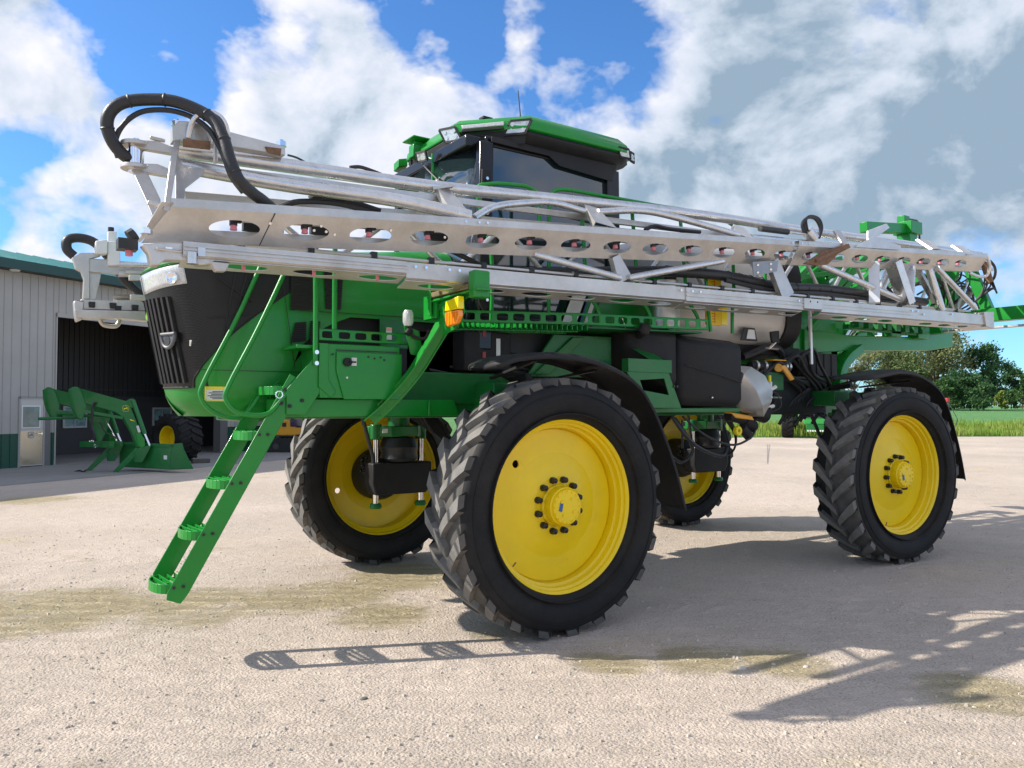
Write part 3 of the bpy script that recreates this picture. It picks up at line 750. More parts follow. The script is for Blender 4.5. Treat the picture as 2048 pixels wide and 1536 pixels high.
# louvred vents
def louvre(pts, n, m_=DARK, tilt=.0):
    pts = [V(p) for p in pts]; b = MB().prism(pts, (0, .006, 0))
    v_ = b.build('side_vent', BLACKP, SP)
    s_ = MB()
    for i in range(n):
        t = (i + .5) / n; a_ = pts[0].lerp(pts[3], t); c_ = pts[1].lerp(pts[2], t)
        s_.bar(a_ + V((0, .012, 0)), c_ + V((0, .012, 0)), .016, .010 if n < 12 else .007)
    s_.build('louvre_slats', PLAST, v_)
louvre([(4.02, .588, 2.78), (3.84, .589, 2.80), (3.80, .589, 2.47), (4.02, .588, 2.45)], 16)
louvre([(3.76, .589, 2.80), (3.60, .589, 2.80), (3.62, .589, 2.48), (3.74, .589, 2.48)], 16)
louvre([(3.98, .588, 2.36), (3.90, .588, 2.37), (3.90, .588, 2.22), (4.02, .588, 2.20)], 9)
louvre([(3.86, .588, 2.38), (3.79, .588, 2.38), (3.80, .588, 2.23), (3.87, .588, 2.22)], 9)
s_ = MB(); s_.bar((4.66, .572, 1.98), (3.62, .592, 1.98), .004, .005); s_.bar((3.95, .592, 2.455), (2.6, .592, 2.465), .004, .005)
s_.bar((4.1, .588, 2.80), (3.98, .588, 2.0), .004, .004); s_.build('hood_seam', BLACKP, SP)
wl_ = MB().box((4.49, .572, 1.755), (4.63, .580, 1.86)).build('warning_label', YREF, SP)
MB().box((4.497, .578, 1.762), (4.622, .584, 1.835)).build('label_field', WHITE, wl_)
t_ = MB()
for i in range(6): t_.box((4.505, .583, 1.770 + .0105 * i), (4.505 + .11 * (.7 + .3 * ((i * 37) % 5) / 4), .586, 1.775 + .0105 * i))
t_.build('label_text', BLACKP, wl_)
# dark engine bay / under-cab machinery behind the boxes
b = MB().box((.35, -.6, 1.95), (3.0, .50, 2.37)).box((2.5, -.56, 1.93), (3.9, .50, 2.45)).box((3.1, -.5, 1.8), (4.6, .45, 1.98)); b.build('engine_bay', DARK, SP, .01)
b = MB().prism([(2.0, .86, 1.98), (1.15, 1.02, 1.98), (1.15, 1.02, 2.36), (1.75, .93, 2.36)], (0, -.03, 0)).prism([(1.95, .88, 2.0), (1.80, .90, 2.0), (1.45, .98, 2.34), (1.58, .96, 2.34)], (0, .03, 0))
b.build('side_panel', GREEND, SP, .006)
b = MB().box((2.15, .62, 2.02), (2.62, .84, 2.36)); b.build('battery_box', PLAST, SP, .02)
MB().box((2.27, .842, 2.14), (2.31, .846, 2.30)).build('battery_label', WHITE, SP)
for z in (2.13, 2.31): MB().box((2.42, .842, z), (2.45, .85, z + .05)).build('battery_latch', mat('pink_red', (.35, .05, .06), .5), SP)
b = MB().prism([(3.05, .62, 2.19), (3.05, .62, 2.43), (3.30, .62, 2.43), (3.30, .62, 2.19)], (0, .02, 0)); b.build('guard_plate', GREEND, SP, .004)
wz = MB().box((3.20, .642, 2.26), (3.25, .646, 2.36)).build('warning_label', WHITE, SP); MB().box((3.20, .646, 2.335), (3.25, .648, 2.36)).build('label_header', AMBER, wz)
h = MB()
for k in range(7):
    h.tube(smooth([(3.0 - .2 * k, .55, 2.0 + .03 * k), (2.7 - .2 * k, .7 + .02 * k, 1.96 + .02 * k), (2.3 - .2 * k, .72, 2.05), (1.9 - .15 * k, .6, 2.2)]), .014, 8)
h.build('hose_bundle', HOSE, SP)

# ------------------------------------------------------------------ cab
cab = empty('cab', (1.6, 0, 2.3), SP)
YW = .82
FX, RX = 2.42, .92      # front and rear pillar x at the waist
def mirror_y(pts): return [(x, -y, z) for x, y, z in pts]
gl = MB(); 
for s in (1, -1):
    MB().prism([(2.36, s * YW, 2.45), (2.33, s * (YW - .02), 3.98), (1.02, s * (YW - .02), 4.0), (.98, s * YW, 2.45)], (0, s * -.008, 0)).build('side_window', GLASS, cab)
rows = []
for z, o_ in ((2.5, 0), (3.0, .02), (3.5, .01), (4.0, -.03)):
    rows.append([V((2.46 + o_ + .12 * (1 - (j / 6) ** 2 if True else 0), .76 * j / 6, z)) for j in range(-6, 7)])
MB().grid(rows).build('windscreen', GLASS, cab, solid=.008)
MB().box((.90, -.78, 2.4), (.905, .78, 4.0)).build('rear_window', GLASS, cab)
p = MB()
for s in (1, -1):
    p.prism([(2.49, s * (YW - .06), 2.2), (2.49, s * (YW + .02), 2.2), (2.36, s * (YW + .03), 2.2), (2.36, s * (YW - .06), 2.2)], (-.02, 0, 1.80))
    p.prism([(1.02, s * (YW - .06), 2.2), (1.02, s * (YW + .025), 2.2), (.86, s * (YW + .02), 2.2), (.86, s * (YW - .06), 2.2)], (.02, 0, 1.80))
    p.box((.9, s * YW - .02, 2.42), (2.44, s * YW + .012, 2.50)); p.box((.9, s * (YW - .02) - .02, 3.97), (2.40, s * (YW - .02) + .014, 4.06))
p.box((.88, -.8, 3.93), (.96, .8, 4.06)); p.box((2.40, -.75, 3.96), (2.56, .75, 4.06)); p.box((2.42, -.76, 2.3), (2.56, .76, 2.52))
p.build('cab_frame', GLOSSB, cab, .012)
# header above the door window with its stepped lower edge
MB().prism([(2.36, YW + .016, 4.05), (2.36, YW + .016, 4.0), (1.74, YW + .016, 3.99), (1.62, YW + .016, 3.92), (.98, YW + .016, 3.88), (.92, YW + .016, 4.05)], (0, .012, 0)).build('door_header', PLAST, cab, .004)
MB().prism([(2.50, YW + .03, 2.6), (2.44, YW + .03, 2.5), (2.38, YW + .03, 2.6), (2.38, YW + .03, 3.74), (2.47, YW + .03, 3.74)], (0, .02, 0)).build('pillar_cover', PLAST, cab, .004)
for z in (3.42, 3.36, 3.5, 3.66, 2.62, 2.78): MB().cyl((2.43, YW + .05, z), (2.43, YW + .07, z), .014, 8).build('pillar_bolt', CHROME, cab)
# interior: seat and steering column so that the glass is not hollow
s_ = MB().box((1.35, -.28, 2.55), (1.85, .28, 2.85)).box((1.2, -.26, 2.85), (1.35, .26, 3.5)); s_.build('driver_seat', PLAST, cab, .04)
# roof
def oct_(xf_, xr, yl, cf, cr, z): return [(xf_, -yl + cf, z), (xf_, yl - cf, z), (xf_ - cf, yl, z), (xr + cr, yl, z), (xr, yl - cr, z), (xr, -yl + cr, z), (xr + cr, -yl, z), (xf_ - cf, -yl, z)]
def loft(mb, loops, cap=True):
    n = len(loops[0]); vs = [V(p) for l in loops for p in l]; fs = []
    for i in range(len(loops) - 1):
        for k in range(n): fs.append((i * n + k, i * n + (k + 1) % n, (i + 1) * n + (k + 1) % n, (i + 1) * n + k))
    if cap: fs += [tuple(range(n - 1, -1, -1)), tuple(range((len(loops) - 1) * n, len(loops) * n))]
    return mb.add(vs, fs)
r_ = MB(); loft(r_, [oct_(2.46, .74, .90, .46, .16, 4.14), oct_(2.52, .68, .95, .47, .18, 4.155), oct_(2.51, .69, .945, .47, .18, 4.22), oct_(2.45, .77, .90, .45, .18, 4.285), oct_(2.33, .9, .80, .42, .17, 4.335), oct_(2.1, 1.1, .62, .36, .15, 4.37)])
r_.build('roof', GREEN, cab, .012, ang=60)
r_ = MB(); loft(r_, [oct_(2.30, .92, .82, .40, .12, 4.03), oct_(2.46, .75, .91, .46, .16, 4.075), oct_(2.505, .70, .935, .47, .17, 4.12), oct_(2.49, .75, .915, .47, .16, 4.15)]); r_.build('roof_lining', PLAST, cab, .01)
MB().prism([(2.495, .42, 4.03), (2.035, .885, 4.03), (2.035, .925, 4.225), (2.50, .45, 4.235), (2.50, -.45, 4.235), (2.495, -.40, 4.075)][:4], (.012, .012, 0)).build('visor_panel', PLAST, cab, .004)
MB().prism([(2.49, -.42, 4.03), (2.49, .42, 4.03), (2.51, .42, 4.13), (2.51, -.42, 4.13)], (.012, 0, 0)).build('visor_panel', PLAST, cab, .004)
# work lamps on the front chamfer and the rear corner
def lamp_at(c_, nrm, wd, ht, name, slant=0.0, parent=cab):
    c_ = V(c_); n_ = V(nrm).normalized(); t_ = V((0, 0, 1)).cross(n_).normalized(); u_ = n_.cross(t_)
    q = [c_ - t_ * wd / 2 - u_ * ht / 2 - t_ * slant, c_ + t_ * wd / 2 - u_ * ht / 2 - t_ * slant, c_ + t_ * wd / 2 + u_ * ht / 2 + t_ * slant, c_ - t_ * wd / 2 + u_ * ht / 2 + t_ * slant]
    b_ = MB().prism([p_ - n_ * .02 for p_ in q], n_ * .035).build(name, LENS, parent, .008)
    for i in (-.28, .28):
        for j in (-.22, .22): MB().cyl(c_ + t_ * (i * wd + slant * j) + u_ * j * ht + n_ * .014, c_ + t_ * (i * wd + slant * j) + u_ * j * ht + n_ * .02, ht * .15, 10).build('lamp_diode', LENS, b_)
    fr_ = MB()
    for a_, c2 in zip(q, q[1:] + q[:1]): fr_.bar(a_ + n_ * .012, c2 + n_ * .012, .012, .02)
    fr_.build('lamp_bezel', PLAST, b_)
    return b_
lamp_at((2.10, .87, 4.17), (.74, .70, -.12), .19, .115, 'work_light', .03)
lamp_at((2.52, .42, 4.15), (.85, .45, -.12), .17, .12, 'work_light', -.03)
lamp_at((2.49, -.40, 4.16), (.85, -.45, -.12), .15, .12, 'work_light', .03); lamp_at((2.08, -.88, 4.17), (.72, -.72, -.12), .19, .10, 'work_light', -.03)
lamp_at((.90, .925, 4.15), (.05, .99, -.2), .13, .085, 'work_light', -.02); lamp_at((.775, .895, 4.14), (-.35, .9, -.2), .08, .075, 'work_light', -.02)
MB().bar((2.47, .53, 4.195), (2.20, .80, 4.205), .03, .035).build('light_strip', LENS, cab, .006)
MB().bar((2.465, .52, 4.16), (2.195, .79, 4.165), .045, .02).build('strip_surround', PLAST, cab, .004)
# mirror / camera brackets at the far front corner of the roof
b = MB().box((2.44, -.30, 4.12), (2.58, -.20, 4.24)).box((2.46, -.29, 4.24), (2.56, -.21, 4.28)).box((2.44, -.36, 4.28), (2.62, -.12, 4.295)); b.build('roof_bracket', GREEN, cab, .006)
b = MB().prism([(2.40, -.80, 4.12), (2.52, -.76, 4.12), (2.52, -.64, 4.14), (2.40, -.68, 4.18)], (0, 0, .08)); b.build('roof_bracket', GREEN, cab, .006)
MB().cyl((2.55, .14, 2.6), (2.55, .14, 4.05), .018).cyl((2.55, .14, 4.0), (2.6, -.1, 4.1), .015).build('mirror_post', GREEN, cab)
lamp_at((2.64, .10, 4.02), (.8, .3, -.3), .12, .08, 'corner_lamp')
MB().tube(smooth([(2.60, .0, 4.0), (2.64, .22, 3.86), (2.62, .42, 3.70)]), .009, 8).build('wiper', BLACKP, cab)
MB().lathe([(.001, .045), (.05, .04), (.08, .015), (.085, 0)], (1.66, .30, 4.37), (0, 0, 1), 24).build('antenna_base', PLAST, cab)
MB().cyl((1.66, .30, 4.40), (1.69, .28, 4.80), .007, 8, .004).build('antenna_mast', BLACKP, cab)
MB().box((2.10, .38, 4.365), (2.20, .46, 4.385)).build('roof_hatch', PLAST, cab)
# cab lower bodywork: floor, steps side and striped panel
b = MB().box((.92, -.80, 2.18), (2.5, .80, 2.42)); b.build('cab_floor', DARK, cab, .01)
b = MB().prism([(1.62, .90, 2.42), (1.42, .90, 2.86), (.98, .90, 3.05), (.1, .90, 3.05), (.1, .90, 2.42)], (0, -.06, 0)); b.build('side_fairing', GREEN, cab, .02)
for nm_, x0, wd_, m_ in (('fairing_stripe', 1.66, .20, WHITE), ('fairing_stripe', 1.50, .06, BLUEP), ('fairing_stripe', 1.41, .055, WHITE), ('fairing_stripe', 1.33, .03, BLACKP)):
    MB().prism([(x0, .903, 2.43), (x0 - .17, .903, 2.80), (x0 - .17 - wd_, .903, 2.85), (x0 - wd_, .903, 2.43)], (0, .003, 0)).build(nm_, m_, cab)

# ------------------------------------------------------------------ handrails
def rail(pts, r=.017, n=5, m_=GREEN, name='handrail'):
    return MB().tube(smooth(pts, n), r, 12).build(name, m_, SP)
rail([(4.11, .93, 2.92), (4.16, .93, 2.72), (4.36, .93, 2.26), (4.555, .93, 1.86), (4.57, .93, 1.76), (4.50, .93, 1.68), (4.38, .93, 1.655), (4.28, .93, 1.67), (4.21, .93, 1.74), (4.14, .93, 1.83), (4.08, .93, 1.865), (3.96, .93, 1.865)])
rail([(4.11, .60, 2.98), (4.22, .60, 2.83), (4.42, .60, 2.36), (4.64, .60, 1.90), (4.66, .60, 1.78), (4.58, .60, 1.68), (4.44, .60, 1.635), (4.33, .60, 1.68), (4.24, .60, 1.80), (4.14, .60, 1.86), (4.02, .60, 1.865)])
rail([(3.955, .96, 2.02), (3.955, .96, 2.4), (3.955, .96, 2.95), (3.90, .94, 3.02), (3.80, .90, 3.04)], .019)
rail([(3.80, .93, 2.20), (3.80, .93, 2.5), (3.80, .93, 2.95)], .019)
for (z) in (2.03, 2.11): MB().cyl((3.955, .965, z), (3.955, .99, z), .016, 10).build('rail_bolt', CHROME, SP)
# top handrail on the deck beside the cab
rail([(2.45, .98, 2.42), (2.45, .98, 3.0), (2.60, 1.0, 3.48), (2.52, 1.05, 3.555), (2.3, 1.08, 3.58), (2.14, 1.1, 3.575), (2.05, 1.1, 3.50), (2.04, 1.1, 3.2)])
rail([(1.94, 1.10, 2.5), (1.93, 1.10, 3.42), (1.91, 1.10, 3.55), (1.80, 1.12, 3.61), (1.4, 1.16, 3.61), (.8, 1.22, 3.60), (.0, 1.28, 3.59), (-.5, 1.3, 3.42), (-.7, 1.3, 3.3), (-.72, 1.3, 3.0)])
for x, y in ((1.55, 1.32), (1.0, 1.38), (.45, 1.45)):
    rail([(x, y, 2.44), (x + .02, y, 2.55), (x + .10, y - .05, 2.75), (x + .10, y - .10, 3.2), (x + .1, y - .13, 3.48)])
rail([(-.02, 1.45, 2.42), (-.02, 1.45, 2.62), (-.08, 1.42, 2.8), (-.1, 1.4, 3.1)]); rail([(.30, 1.46, 2.42), (.33, 1.45, 2.7), (.33, 1.42, 3.1)])

# ------------------------------------------------------------------ ladder
lad = empty('ladder', (4.9, .75, .4), SP)
LB, LT = V((4.885, 0, .45)), V((4.075, 0, 1.92)); ld = (LT - LB).normalized(); ln = V((ld.z, 0, -ld.x))
def railplate(y, w0, name, lb, lt, th=.012):
    a_, b_ = V((lb.x, y, lb.z)), V((lt.x, y, lt.z))
    pts = [a_ + ln * w0 * .35 - ld * .02, a_ + ln * w0 * .5 + ld * .02, b_ + ln * w0 / 2, b_ - ln * w0 / 2, a_ - ln * w0 * .5 + ld * .06, a_ - ln * w0 * .40 - ld * .01]
    bm_ = MB().prism(pts, (0, -th, 0))
    return bm_.build(name, GREEN, lad, .004)
railplate(.93, .125, 'side_rail', LB, LT); railplate(.53, .125, 'side_rail', LB + V((.02, 0, .06)), LT + V((.02, 0, .06)))
# upper fixed section of the ladder up to the deck
for y in (.95, .56):
    MB().prism([(4.16, y, 1.66), (4.02, y, 1.66), (3.86, y, 1.90), (3.80, y, 2.12), (3.92, y, 2.12), (4.16, y, 1.84)], (0, -.012, 0)).build('upper_side_plate', GREEN, lad, .004)
steps_z = [.52, .85, 1.18, 1.51, 1.83]
for z in steps_z:
    t = (z - LB.z) / (LT.z - LB.z); x = LB.x + (LT.x - LB.x) * t + .03
    s_ = MB()
    # bowed front rim, flat tread with raised teeth
    arc = [V((x + .03 + .095 * math.cos(a_), .73 + .185 * math.sin(a_), z)) for a_ in [math.pi / 2 - math.pi * i / 12 for i in range(13)]]
    s_.prism([p for p in arc], (0, 0, -.012)) if False else None
    for a_, b_ in zip(arc, arc[1:]): s_.bar(a_, b_, .010, .062)
    for k in range(4): s_.bar((x - .06 + .05 * k, .545, z + .018), (x - .07 + .04 * k, .91, z + .018), .007, .028)
    for yy in (.64, .82): s_.bar((x - .09, yy, z + .010), (x + .09, yy, z + .010), .007, .022)
    s_.bar((x - .09, .545, z), (x - .09, .91, z), .010, .06)
    st = s_.build('step', GREEN, lad, .002)
    for dx in (-.045, .015):
        MB().cyl((x + dx, .93, z + .01), (x + dx, .942, z + .01), .011, 8).build('step_bolt', BLACKP, st)
for (x, z) in ((4.20, 1.74), (4.14, 1.72), (4.05, 1.76), (4.12, 1.62)):
    MB().cyl((x, .95, z), (x, .962, z), .014, 10).build('pivot_bolt', DARK, lad)
MB().tube([V((4.22 + .025 * math.cos(a_), .97, 1.80 + .025 * math.sin(a_))) for a_ in [i * .52 for i in range(12)]], .005, 6, closed=True).build('lock_pin_ring', CHROME, lad)
MB().box((3.90, .60, 2.14), (4.08, .92, 2.165)).build('top_tread', GREEN, lad, .004)
MB().prism([(3.93, .97, 1.86), (3.93, .97, 2.18), (3.86, .97, 2.18), (3.86, .97, 1.92), (3.80, .97, 1.82), (3.84, .97, 1.78)], (0, -.02, 0)).build('ladder_bracket', GREEN, lad, .004)

# ------------------------------------------------------------------ cradle arm with marker light
arm = empty('boom_cradle', (3.3, 1.0, 1.65), SP)
path = smooth([(3.46, .82, 1.62), (3.36, .92, 1.74), (3.22, 1.05, 1.95), (3.13, 1.15, 2.15), (3.06, 1.28, 2.36), (3.06, 1.42, 2.52)], 6)
b = MB()
for o_, wd_ in ((-.055, .012), (.055, .012)):
    for a_, c_ in zip(path, path[1:]): b.bar(a_ + V((o_, o_ * .3, 0)), c_ + V((o_, o_ * .3, 0)), wd_, .10, up=(0, 1, .2))
for a_, c_ in zip(path, path[1:]): b.bar(a_, c_, .11, .014, up=(0, 1, .3))
b.build('curved_arm', GREEN, arm)
b = MB().prism([(3.06, 1.22, 2.50), (3.06, 1.92, 2.515), (3.06, 1.92, 2.53), (3.06, 1.18, 2.515)], (.11, 0, 0))
b.prism([(3.12, 1.30, 2.50), (3.12, 1.85, 2.51), (3.12, 1.6, 2.47), (3.12, 1.45, 2.36)], (-.012, 0, 0))
b.build('cradle_tray', GREEN, arm, .004)
b = MB().box((3.04, 1.80, 2.47), (3.17, 1.885, 2.66)); b.build('cradle_stop', GREEN, arm, .012)
b = MB().box((3.05, 1.24, 2.535), (3.17, 1.795, 2.575)); b.build('cradle_pad', mat('worn_pad', (.16, .13, .06), .7, nscale=20, namt=.4), arm, .006)
b = MB().box((3.16, 1.22, 2.40), (3.175, 1.26, 2.74)); b.box((3.12, 1.1, 2.38), (3.15, 1.3, 2.56)); b.build('cradle_post', GREEN, arm, .004)
MB().prism([(3.155, 1.40, 2.24), (3.155, 1.58, 2.27), (3.155, 1.72, 2.38), (3.155, 1.70, 2.50), (3.155, 1.42, 2.49)], (-.012, 0, 0)).build('lamp_plate', GREEN, arm, .003)
am = MB().prism([(3.17, 1.535, 2.395), (3.17, 1.54, 2.33), (3.17, 1.57, 2.285), (3.17, 1.70, 2.30), (3.17, 1.74, 2.35), (3.17, 1.74, 2.395)], (.04, 0, 0)).build('amber_light', AMBER, arm, .01)
rb_ = MB()
for i in range(4): rb_.bar((3.212, 1.57 + .04 * i, 2.30), (3.212, 1.575 + .04 * i, 2.385), .006, .006)
rb_.build('lens_rib', AMBER, am)
MB().prism([(3.165, 1.545, 2.40), (3.165, 1.74, 2.40), (3.165, 1.74, 2.49), (3.165, 1.56, 2.47)], (.05, 0, 0)).build('yellow_reflector', YREF, arm, .006)
# clear side lamp on its own small stalk
b = MB().lathe([(.001, .0), (.03, .005), (.042, .03), (.042, .10), (.03, .125), (.001, .128)], (3.26, 1.06, 2.33), (0, 0, 1), 16); b.build('clear_lamp', LENS, arm)
b = MB().tube(smooth([(3.25, 1.06, 2.34), (3.22, 1.06, 2.26), (3.14, 1.10, 2.24), (3.12, 1.14, 2.30)]), .014, 8); b.cyl((3.27, 1.06, 2.27), (3.24, 1.06, 2.31), .025, 12); b.build('lamp_stalk', PLAST, arm)
MB().prism([(3.22, 1.02, 2.12), (3.28, 1.02, 2.34), (3.16, 1.04, 2.30), (3.12, 1.04, 2.1)], (0, .01, 0)).build('stalk_plate', GREEN, arm)

# ------------------------------------------------------------------ fenders
def fender(cx, sy):
    rel = [(.85, 1.02), (.72, 1.05), (.45, 1.09)] if cx < 0 else [(.66, 1.02), (.60, 1.05), (.45, 1.10)]
    rel += [(.1, 1.13), (-.3, 1.09), (-.68, .95), (-.88, .75), (-1.05, .45), (-1.18, .15), (-1.27, -.13)]
    if sy < 0: rel = rel[:-4]
    pts = smooth([(cx + a_, 0, .975 + b_) for a_, b_ in rel], 4); rows = []
    prof = [(1.36, -.03), (1.365, -.006), (1.39, .010), (1.60, .016), (1.80, .010), (1.832, -.008), (1.84, -.035)]
    for i, p_ in enumerate(pts):
        a_ = pts[max(i - 1, 0)]; c_ = pts[min(i + 1, len(pts) - 1)]; t_ = (c_ - a_).normalized(); n_ = V((t_.z, 0, -t_.x))
        if n_.z < 0 and i < 10: n_ = -n_
        n_ = V((-t_.z, 0, t_.x)) if V((-t_.z, 0, t_.x)).dot(p_ - V((cx, 0, .975))) > 0 else V((t_.z, 0, -t_.x))
        tp = min(1, .35 + i / 7)
        rows.append([p_ + n_ * h_ * tp + V((0, sy * (1.6 + (y_ - 1.6) * tp), 0)) for y_, h_ in prof])
    f_ = MB().grid(rows, sy > 0).build('fender', PLAST, SP, solid=.008)
    br = MB()
    for xo in (.15, -.45): br.bar((cx + xo, sy * 1.0, 1.95), (cx + xo, sy * 1.62, 2.07 - (.06 if xo < 0 else 0)), .04, .02)
    br.bar((cx - .2, sy * .5, 1.9), (cx - .2, sy * 1.05, 1.97), .06, .06)
    br.build('fender_bracket', PLAST, f_)
for cx in (WF, -WB):
    for sy in (1, -1): fender(cx, sy)
# ------------------------------------------------------------------ moulded fuel tank and its bracket
tk = empty('fuel_tank', (.2, 1.2, 1.7), SP)
def hull_loft(mb, secs): return loft(mb, secs)
b = MB(); yo = 1.34
secs = []
for x, z0, z1, yy, ch in ((1.12, 2.26, 2.44, 1.18, .05), (1.0, 2.08, 2.46, 1.28, .06), (.78, 1.92, 2.455, yo - .01, .07), (.62, 1.86, 2.45, yo, .07)):
    secs.append([(x, .55, z0), (x, yy - ch, z0), (x, yy, z0 + ch), (x, yy, z1 - ch), (x, yy - ch * 1.5, z1), (x, .55, z1)])
loft(b, [[V(p) for p in s2] for s2 in secs][::-1]); b.build('tank_front', PLAST, tk, .03, ang=50)
b = MB(); secs = []
for x, z0, z1, yy, ch in ((.60, 1.80, 2.40, yo - .02, .06), (.54, 1.72, 2.38, yo + .03, .07), (-.22, 1.70, 2.35, yo + .04, .06), (-.28, 1.74, 2.32, yo, .06)):
    secs.append([(x, .55, z0), (x, yy - ch, z0), (x, yy, z0 + ch), (x, yy, z1 - ch * .6), (x, yy - ch * 2.2, z1 + .02), (x, .55, z1 + .04)])
loft(b, [[V(p) for p in s2] for s2 in secs][::-1]); b.build('tank_rear', PLAST, tk, .03, ang=50)
s_ = MB().tube([(.57, yo + .05, 2.10), (.1, yo + .052, 2.02), (-.22, yo + .052, 1.95)], .005, 6); s_.build('mould_seam', BLACKP, tk)
MB().sphere((.20, yo + .045, 1.80), .012, 10).build('drain_plug', CHROME, tk)
cp_ = at(1288, 662, y=1.44); MB().cyl((1.0, 1.22, 2.36), tuple(cp_), .036, 20).cyl(tuple(cp_ + V((0, -.01, -.01))), tuple(cp_ + V((-.01, .02, .055))), .052, 20).build('filler_cap', PLAST, tk)
MB().cyl((1.10, 1.15, 2.43), (1.16, 1.17, 2.52), .01, 10).build('vent_pipe', CHROME, tk)
b = MB()
O = [(1.34, 1.36, 2.02), (1.22, 1.36, 2.16), (.90, 1.36, 2.12), (.72, 1.36, 2.02), (.62, 1.36, 1.72), (1.18, 1.36, 1.72)]
# bracket plate as a frame round a triangular opening
outer = [(1.30, 2.02), (.78, 2.02), (.62, 1.70), (1.02, 1.70)]; inner = [(1.14, 1.95), (.84, 1.97), (.78, 1.82), (1.10, 1.86)]
n_ = 4; vs = [V((x, 1.385, z)) for x, z in outer + inner] + [V((x, 1.373, z)) for x, z in outer + inner]; fs = []
for i in range(4):
    j = (i + 1) % 4; fs += [(i, j, 4 + j, 4 + i), (8 + j, 8 + i, 12 + i, 12 + j), (j, i, 8 + i, 8 + j), (4 + i, 4 + j, 12 + j, 12 + i)]
b.add(vs, fs); b.box((.74, 1.30, 2.02), (1.28, 1.385, 2.14)); b.prism([(1.02, 1.38, 2.14), (.84, 1.38, 2.14), (.92, 1.25, 2.24), (1.10, 1.25, 2.24)], (0, -.01, 0))
b.build('tank_bracket', GREEND, tk, .004)
for x in (.72, .68): MB().cyl((x, 1.386, 1.90), (x, 1.395, 1.90), .012, 10).build('bracket_bolt', BLACKP, tk)
MB().box((-.3, .5, 1.66), (1.2, 1.3, 1.70)).build('tank_shelf', GREEND, tk, .004)

# stainless splash shield behind the tank
A1, B1, C1, D1_, E1, F1, G1 = [at(x, y, y=1.24) for x, y in ((1468, 731), (1502, 734), (1530, 752), (1545, 783), (1543, 802), (1527, 833), (1466, 818))]
R1, R2, R3 = at(1488, 748, y=1.36), at(1512, 780, y=1.37), at(1525, 812, y=1.34); bk_ = V((.03, -.30, .0))
sh = MB().add([A1, B1, C1, D1_, E1, F1, G1, R1, R2, R3] + [p + bk_ for p in (A1, B1, C1, D1_, E1, F1)],
              [(0, 1, 7), (1, 2, 8, 7), (2, 3, 8), (3, 4, 9, 8), (4, 5, 9), (0, 7, 6), (7, 8, 6), (8, 9, 5, 6), (0, 10, 11, 1), (1, 11, 12, 2), (2, 12, 13, 3), (3, 13, 14, 4), (4, 14, 15, 5)])
sh.build('splash_shield', mat('shield_steel', (.60, .58, .55), .34, metal=.7, nscale=3, namt=.15), SP, 0, ang=20, solid=.003)
# eductor outlet, plumbing, coloured valves
pm = empty('plumbing', (-.9, 1.0, 1.6), SP)
b = MB().cyl((-.62, 1.12, 1.57), (-.30, 1.15, 1.62), .05, 14).cyl((-.75, 1.1, 1.5), (-.58, 1.12, 1.58), .07, 16).cyl((-.50, 1.16, 1.50), (-.62, 1.16, 1.40), .05, 14)
b.cyl((-.95, 1.1, 1.62), (-.76, 1.1, 1.66), .085, 20); b.cyl((-1.03, 1.1, 1.68), (-.90, 1.12, 1.60), .04, 14); b.build('valve_body', PLAST, pm, .004)
b = MB().prism([(-.28, 1.2, 1.66), (-.62, 1.2, 1.62), (-.66, 1.2, 1.57), (-.36, 1.2, 1.60)], (0, -.09, 0)); b.build('yellow_lever', ORANGE, pm, .01)
MB().lathe([(.018, .0), (.045, .0), (.05, .02), (.045, .04), (.018, .04)], (-.34, 1.22, 1.47), (0, 1, 0), 20, closed=True).build('yellow_cap', mat('cap_yellow', (.8, .62, .0), .4), pm)
b = MB().cyl((-.9, .95, 2.16), (-1.35, .95, 2.16), .045, 16); b.build('manifold_pipe', PLAST, pm)
for x in (-1.0, -1.14, -1.5, -1.56): MB().lathe([(.045, 0), (.062, 0), (.062, .035), (.045, .035)], (x, .95, 2.16), (1, 0, 0), 18, closed=True).build('hose_clamp', STAIN, pm)
b = MB().cyl((-1.35, .99, 2.14), (-1.26, 1.05, 2.14), .045, 14); b.prism([(-1.26, 1.06, 2.16), (-1.34, 1.06, 2.17), (-1.50, 1.06, 2.02), (-1.44, 1.06, 2.00)], (0, .025, 0)); b.box((-1.45, .9, 2.22), (-1.22, 1.02, 2.235)); b.build('yellow_valve', ORANGE, pm, .006)
b = MB().box((-1.55, .88, 1.90), (-1.05, .9, 2.10)); b.build('valve_plate', GREEND, pm)
w_ = MB().tube(smooth([(-.98, 1.1, 1.95), (-1.05, 1.1, 1.9), (-1.12, 1.12, 1.93)]), .02, 10).cyl((-1.05, 1.1, 1.9), (-1.05, 1.1, 1.98), .02, 10).cyl((-.95, 1.1, 1.70), (-1.10, 1.1, 1.72), .02, 10)
w_.build('white_fitting', WHITE, pm)
MB().cyl((-1.04, 1.1, 1.98), (-1.04, 1.1, 2.05), .018, 10).build('tap_knob', YREF, pm)
MB().cyl((-.80, 1.31, 1.81), (-1.10, 1.2, 1.81), .008, 8).build('support_rod', CHROME, pm)
h = MB()
rnd = random.Random(5)
for k in range(9):
    a0 = V((-.9 - .1 * k, .9 + .04 * (k % 3), 2.0 + .03 * k)); a1 = V((-1.9 - .08 * k, .75, 1.75 + .03 * (k % 4)))
    h.tube(smooth([a0, a0 + V((-.25, .03, .14)), (a0 + a1) / 2 + V((-.1, .05, .22 - .05 * (k % 4))), a1 + V((-.12, .04, .15)), a1, a1 + V((.1, -.1, -.25))]), .020, 8)
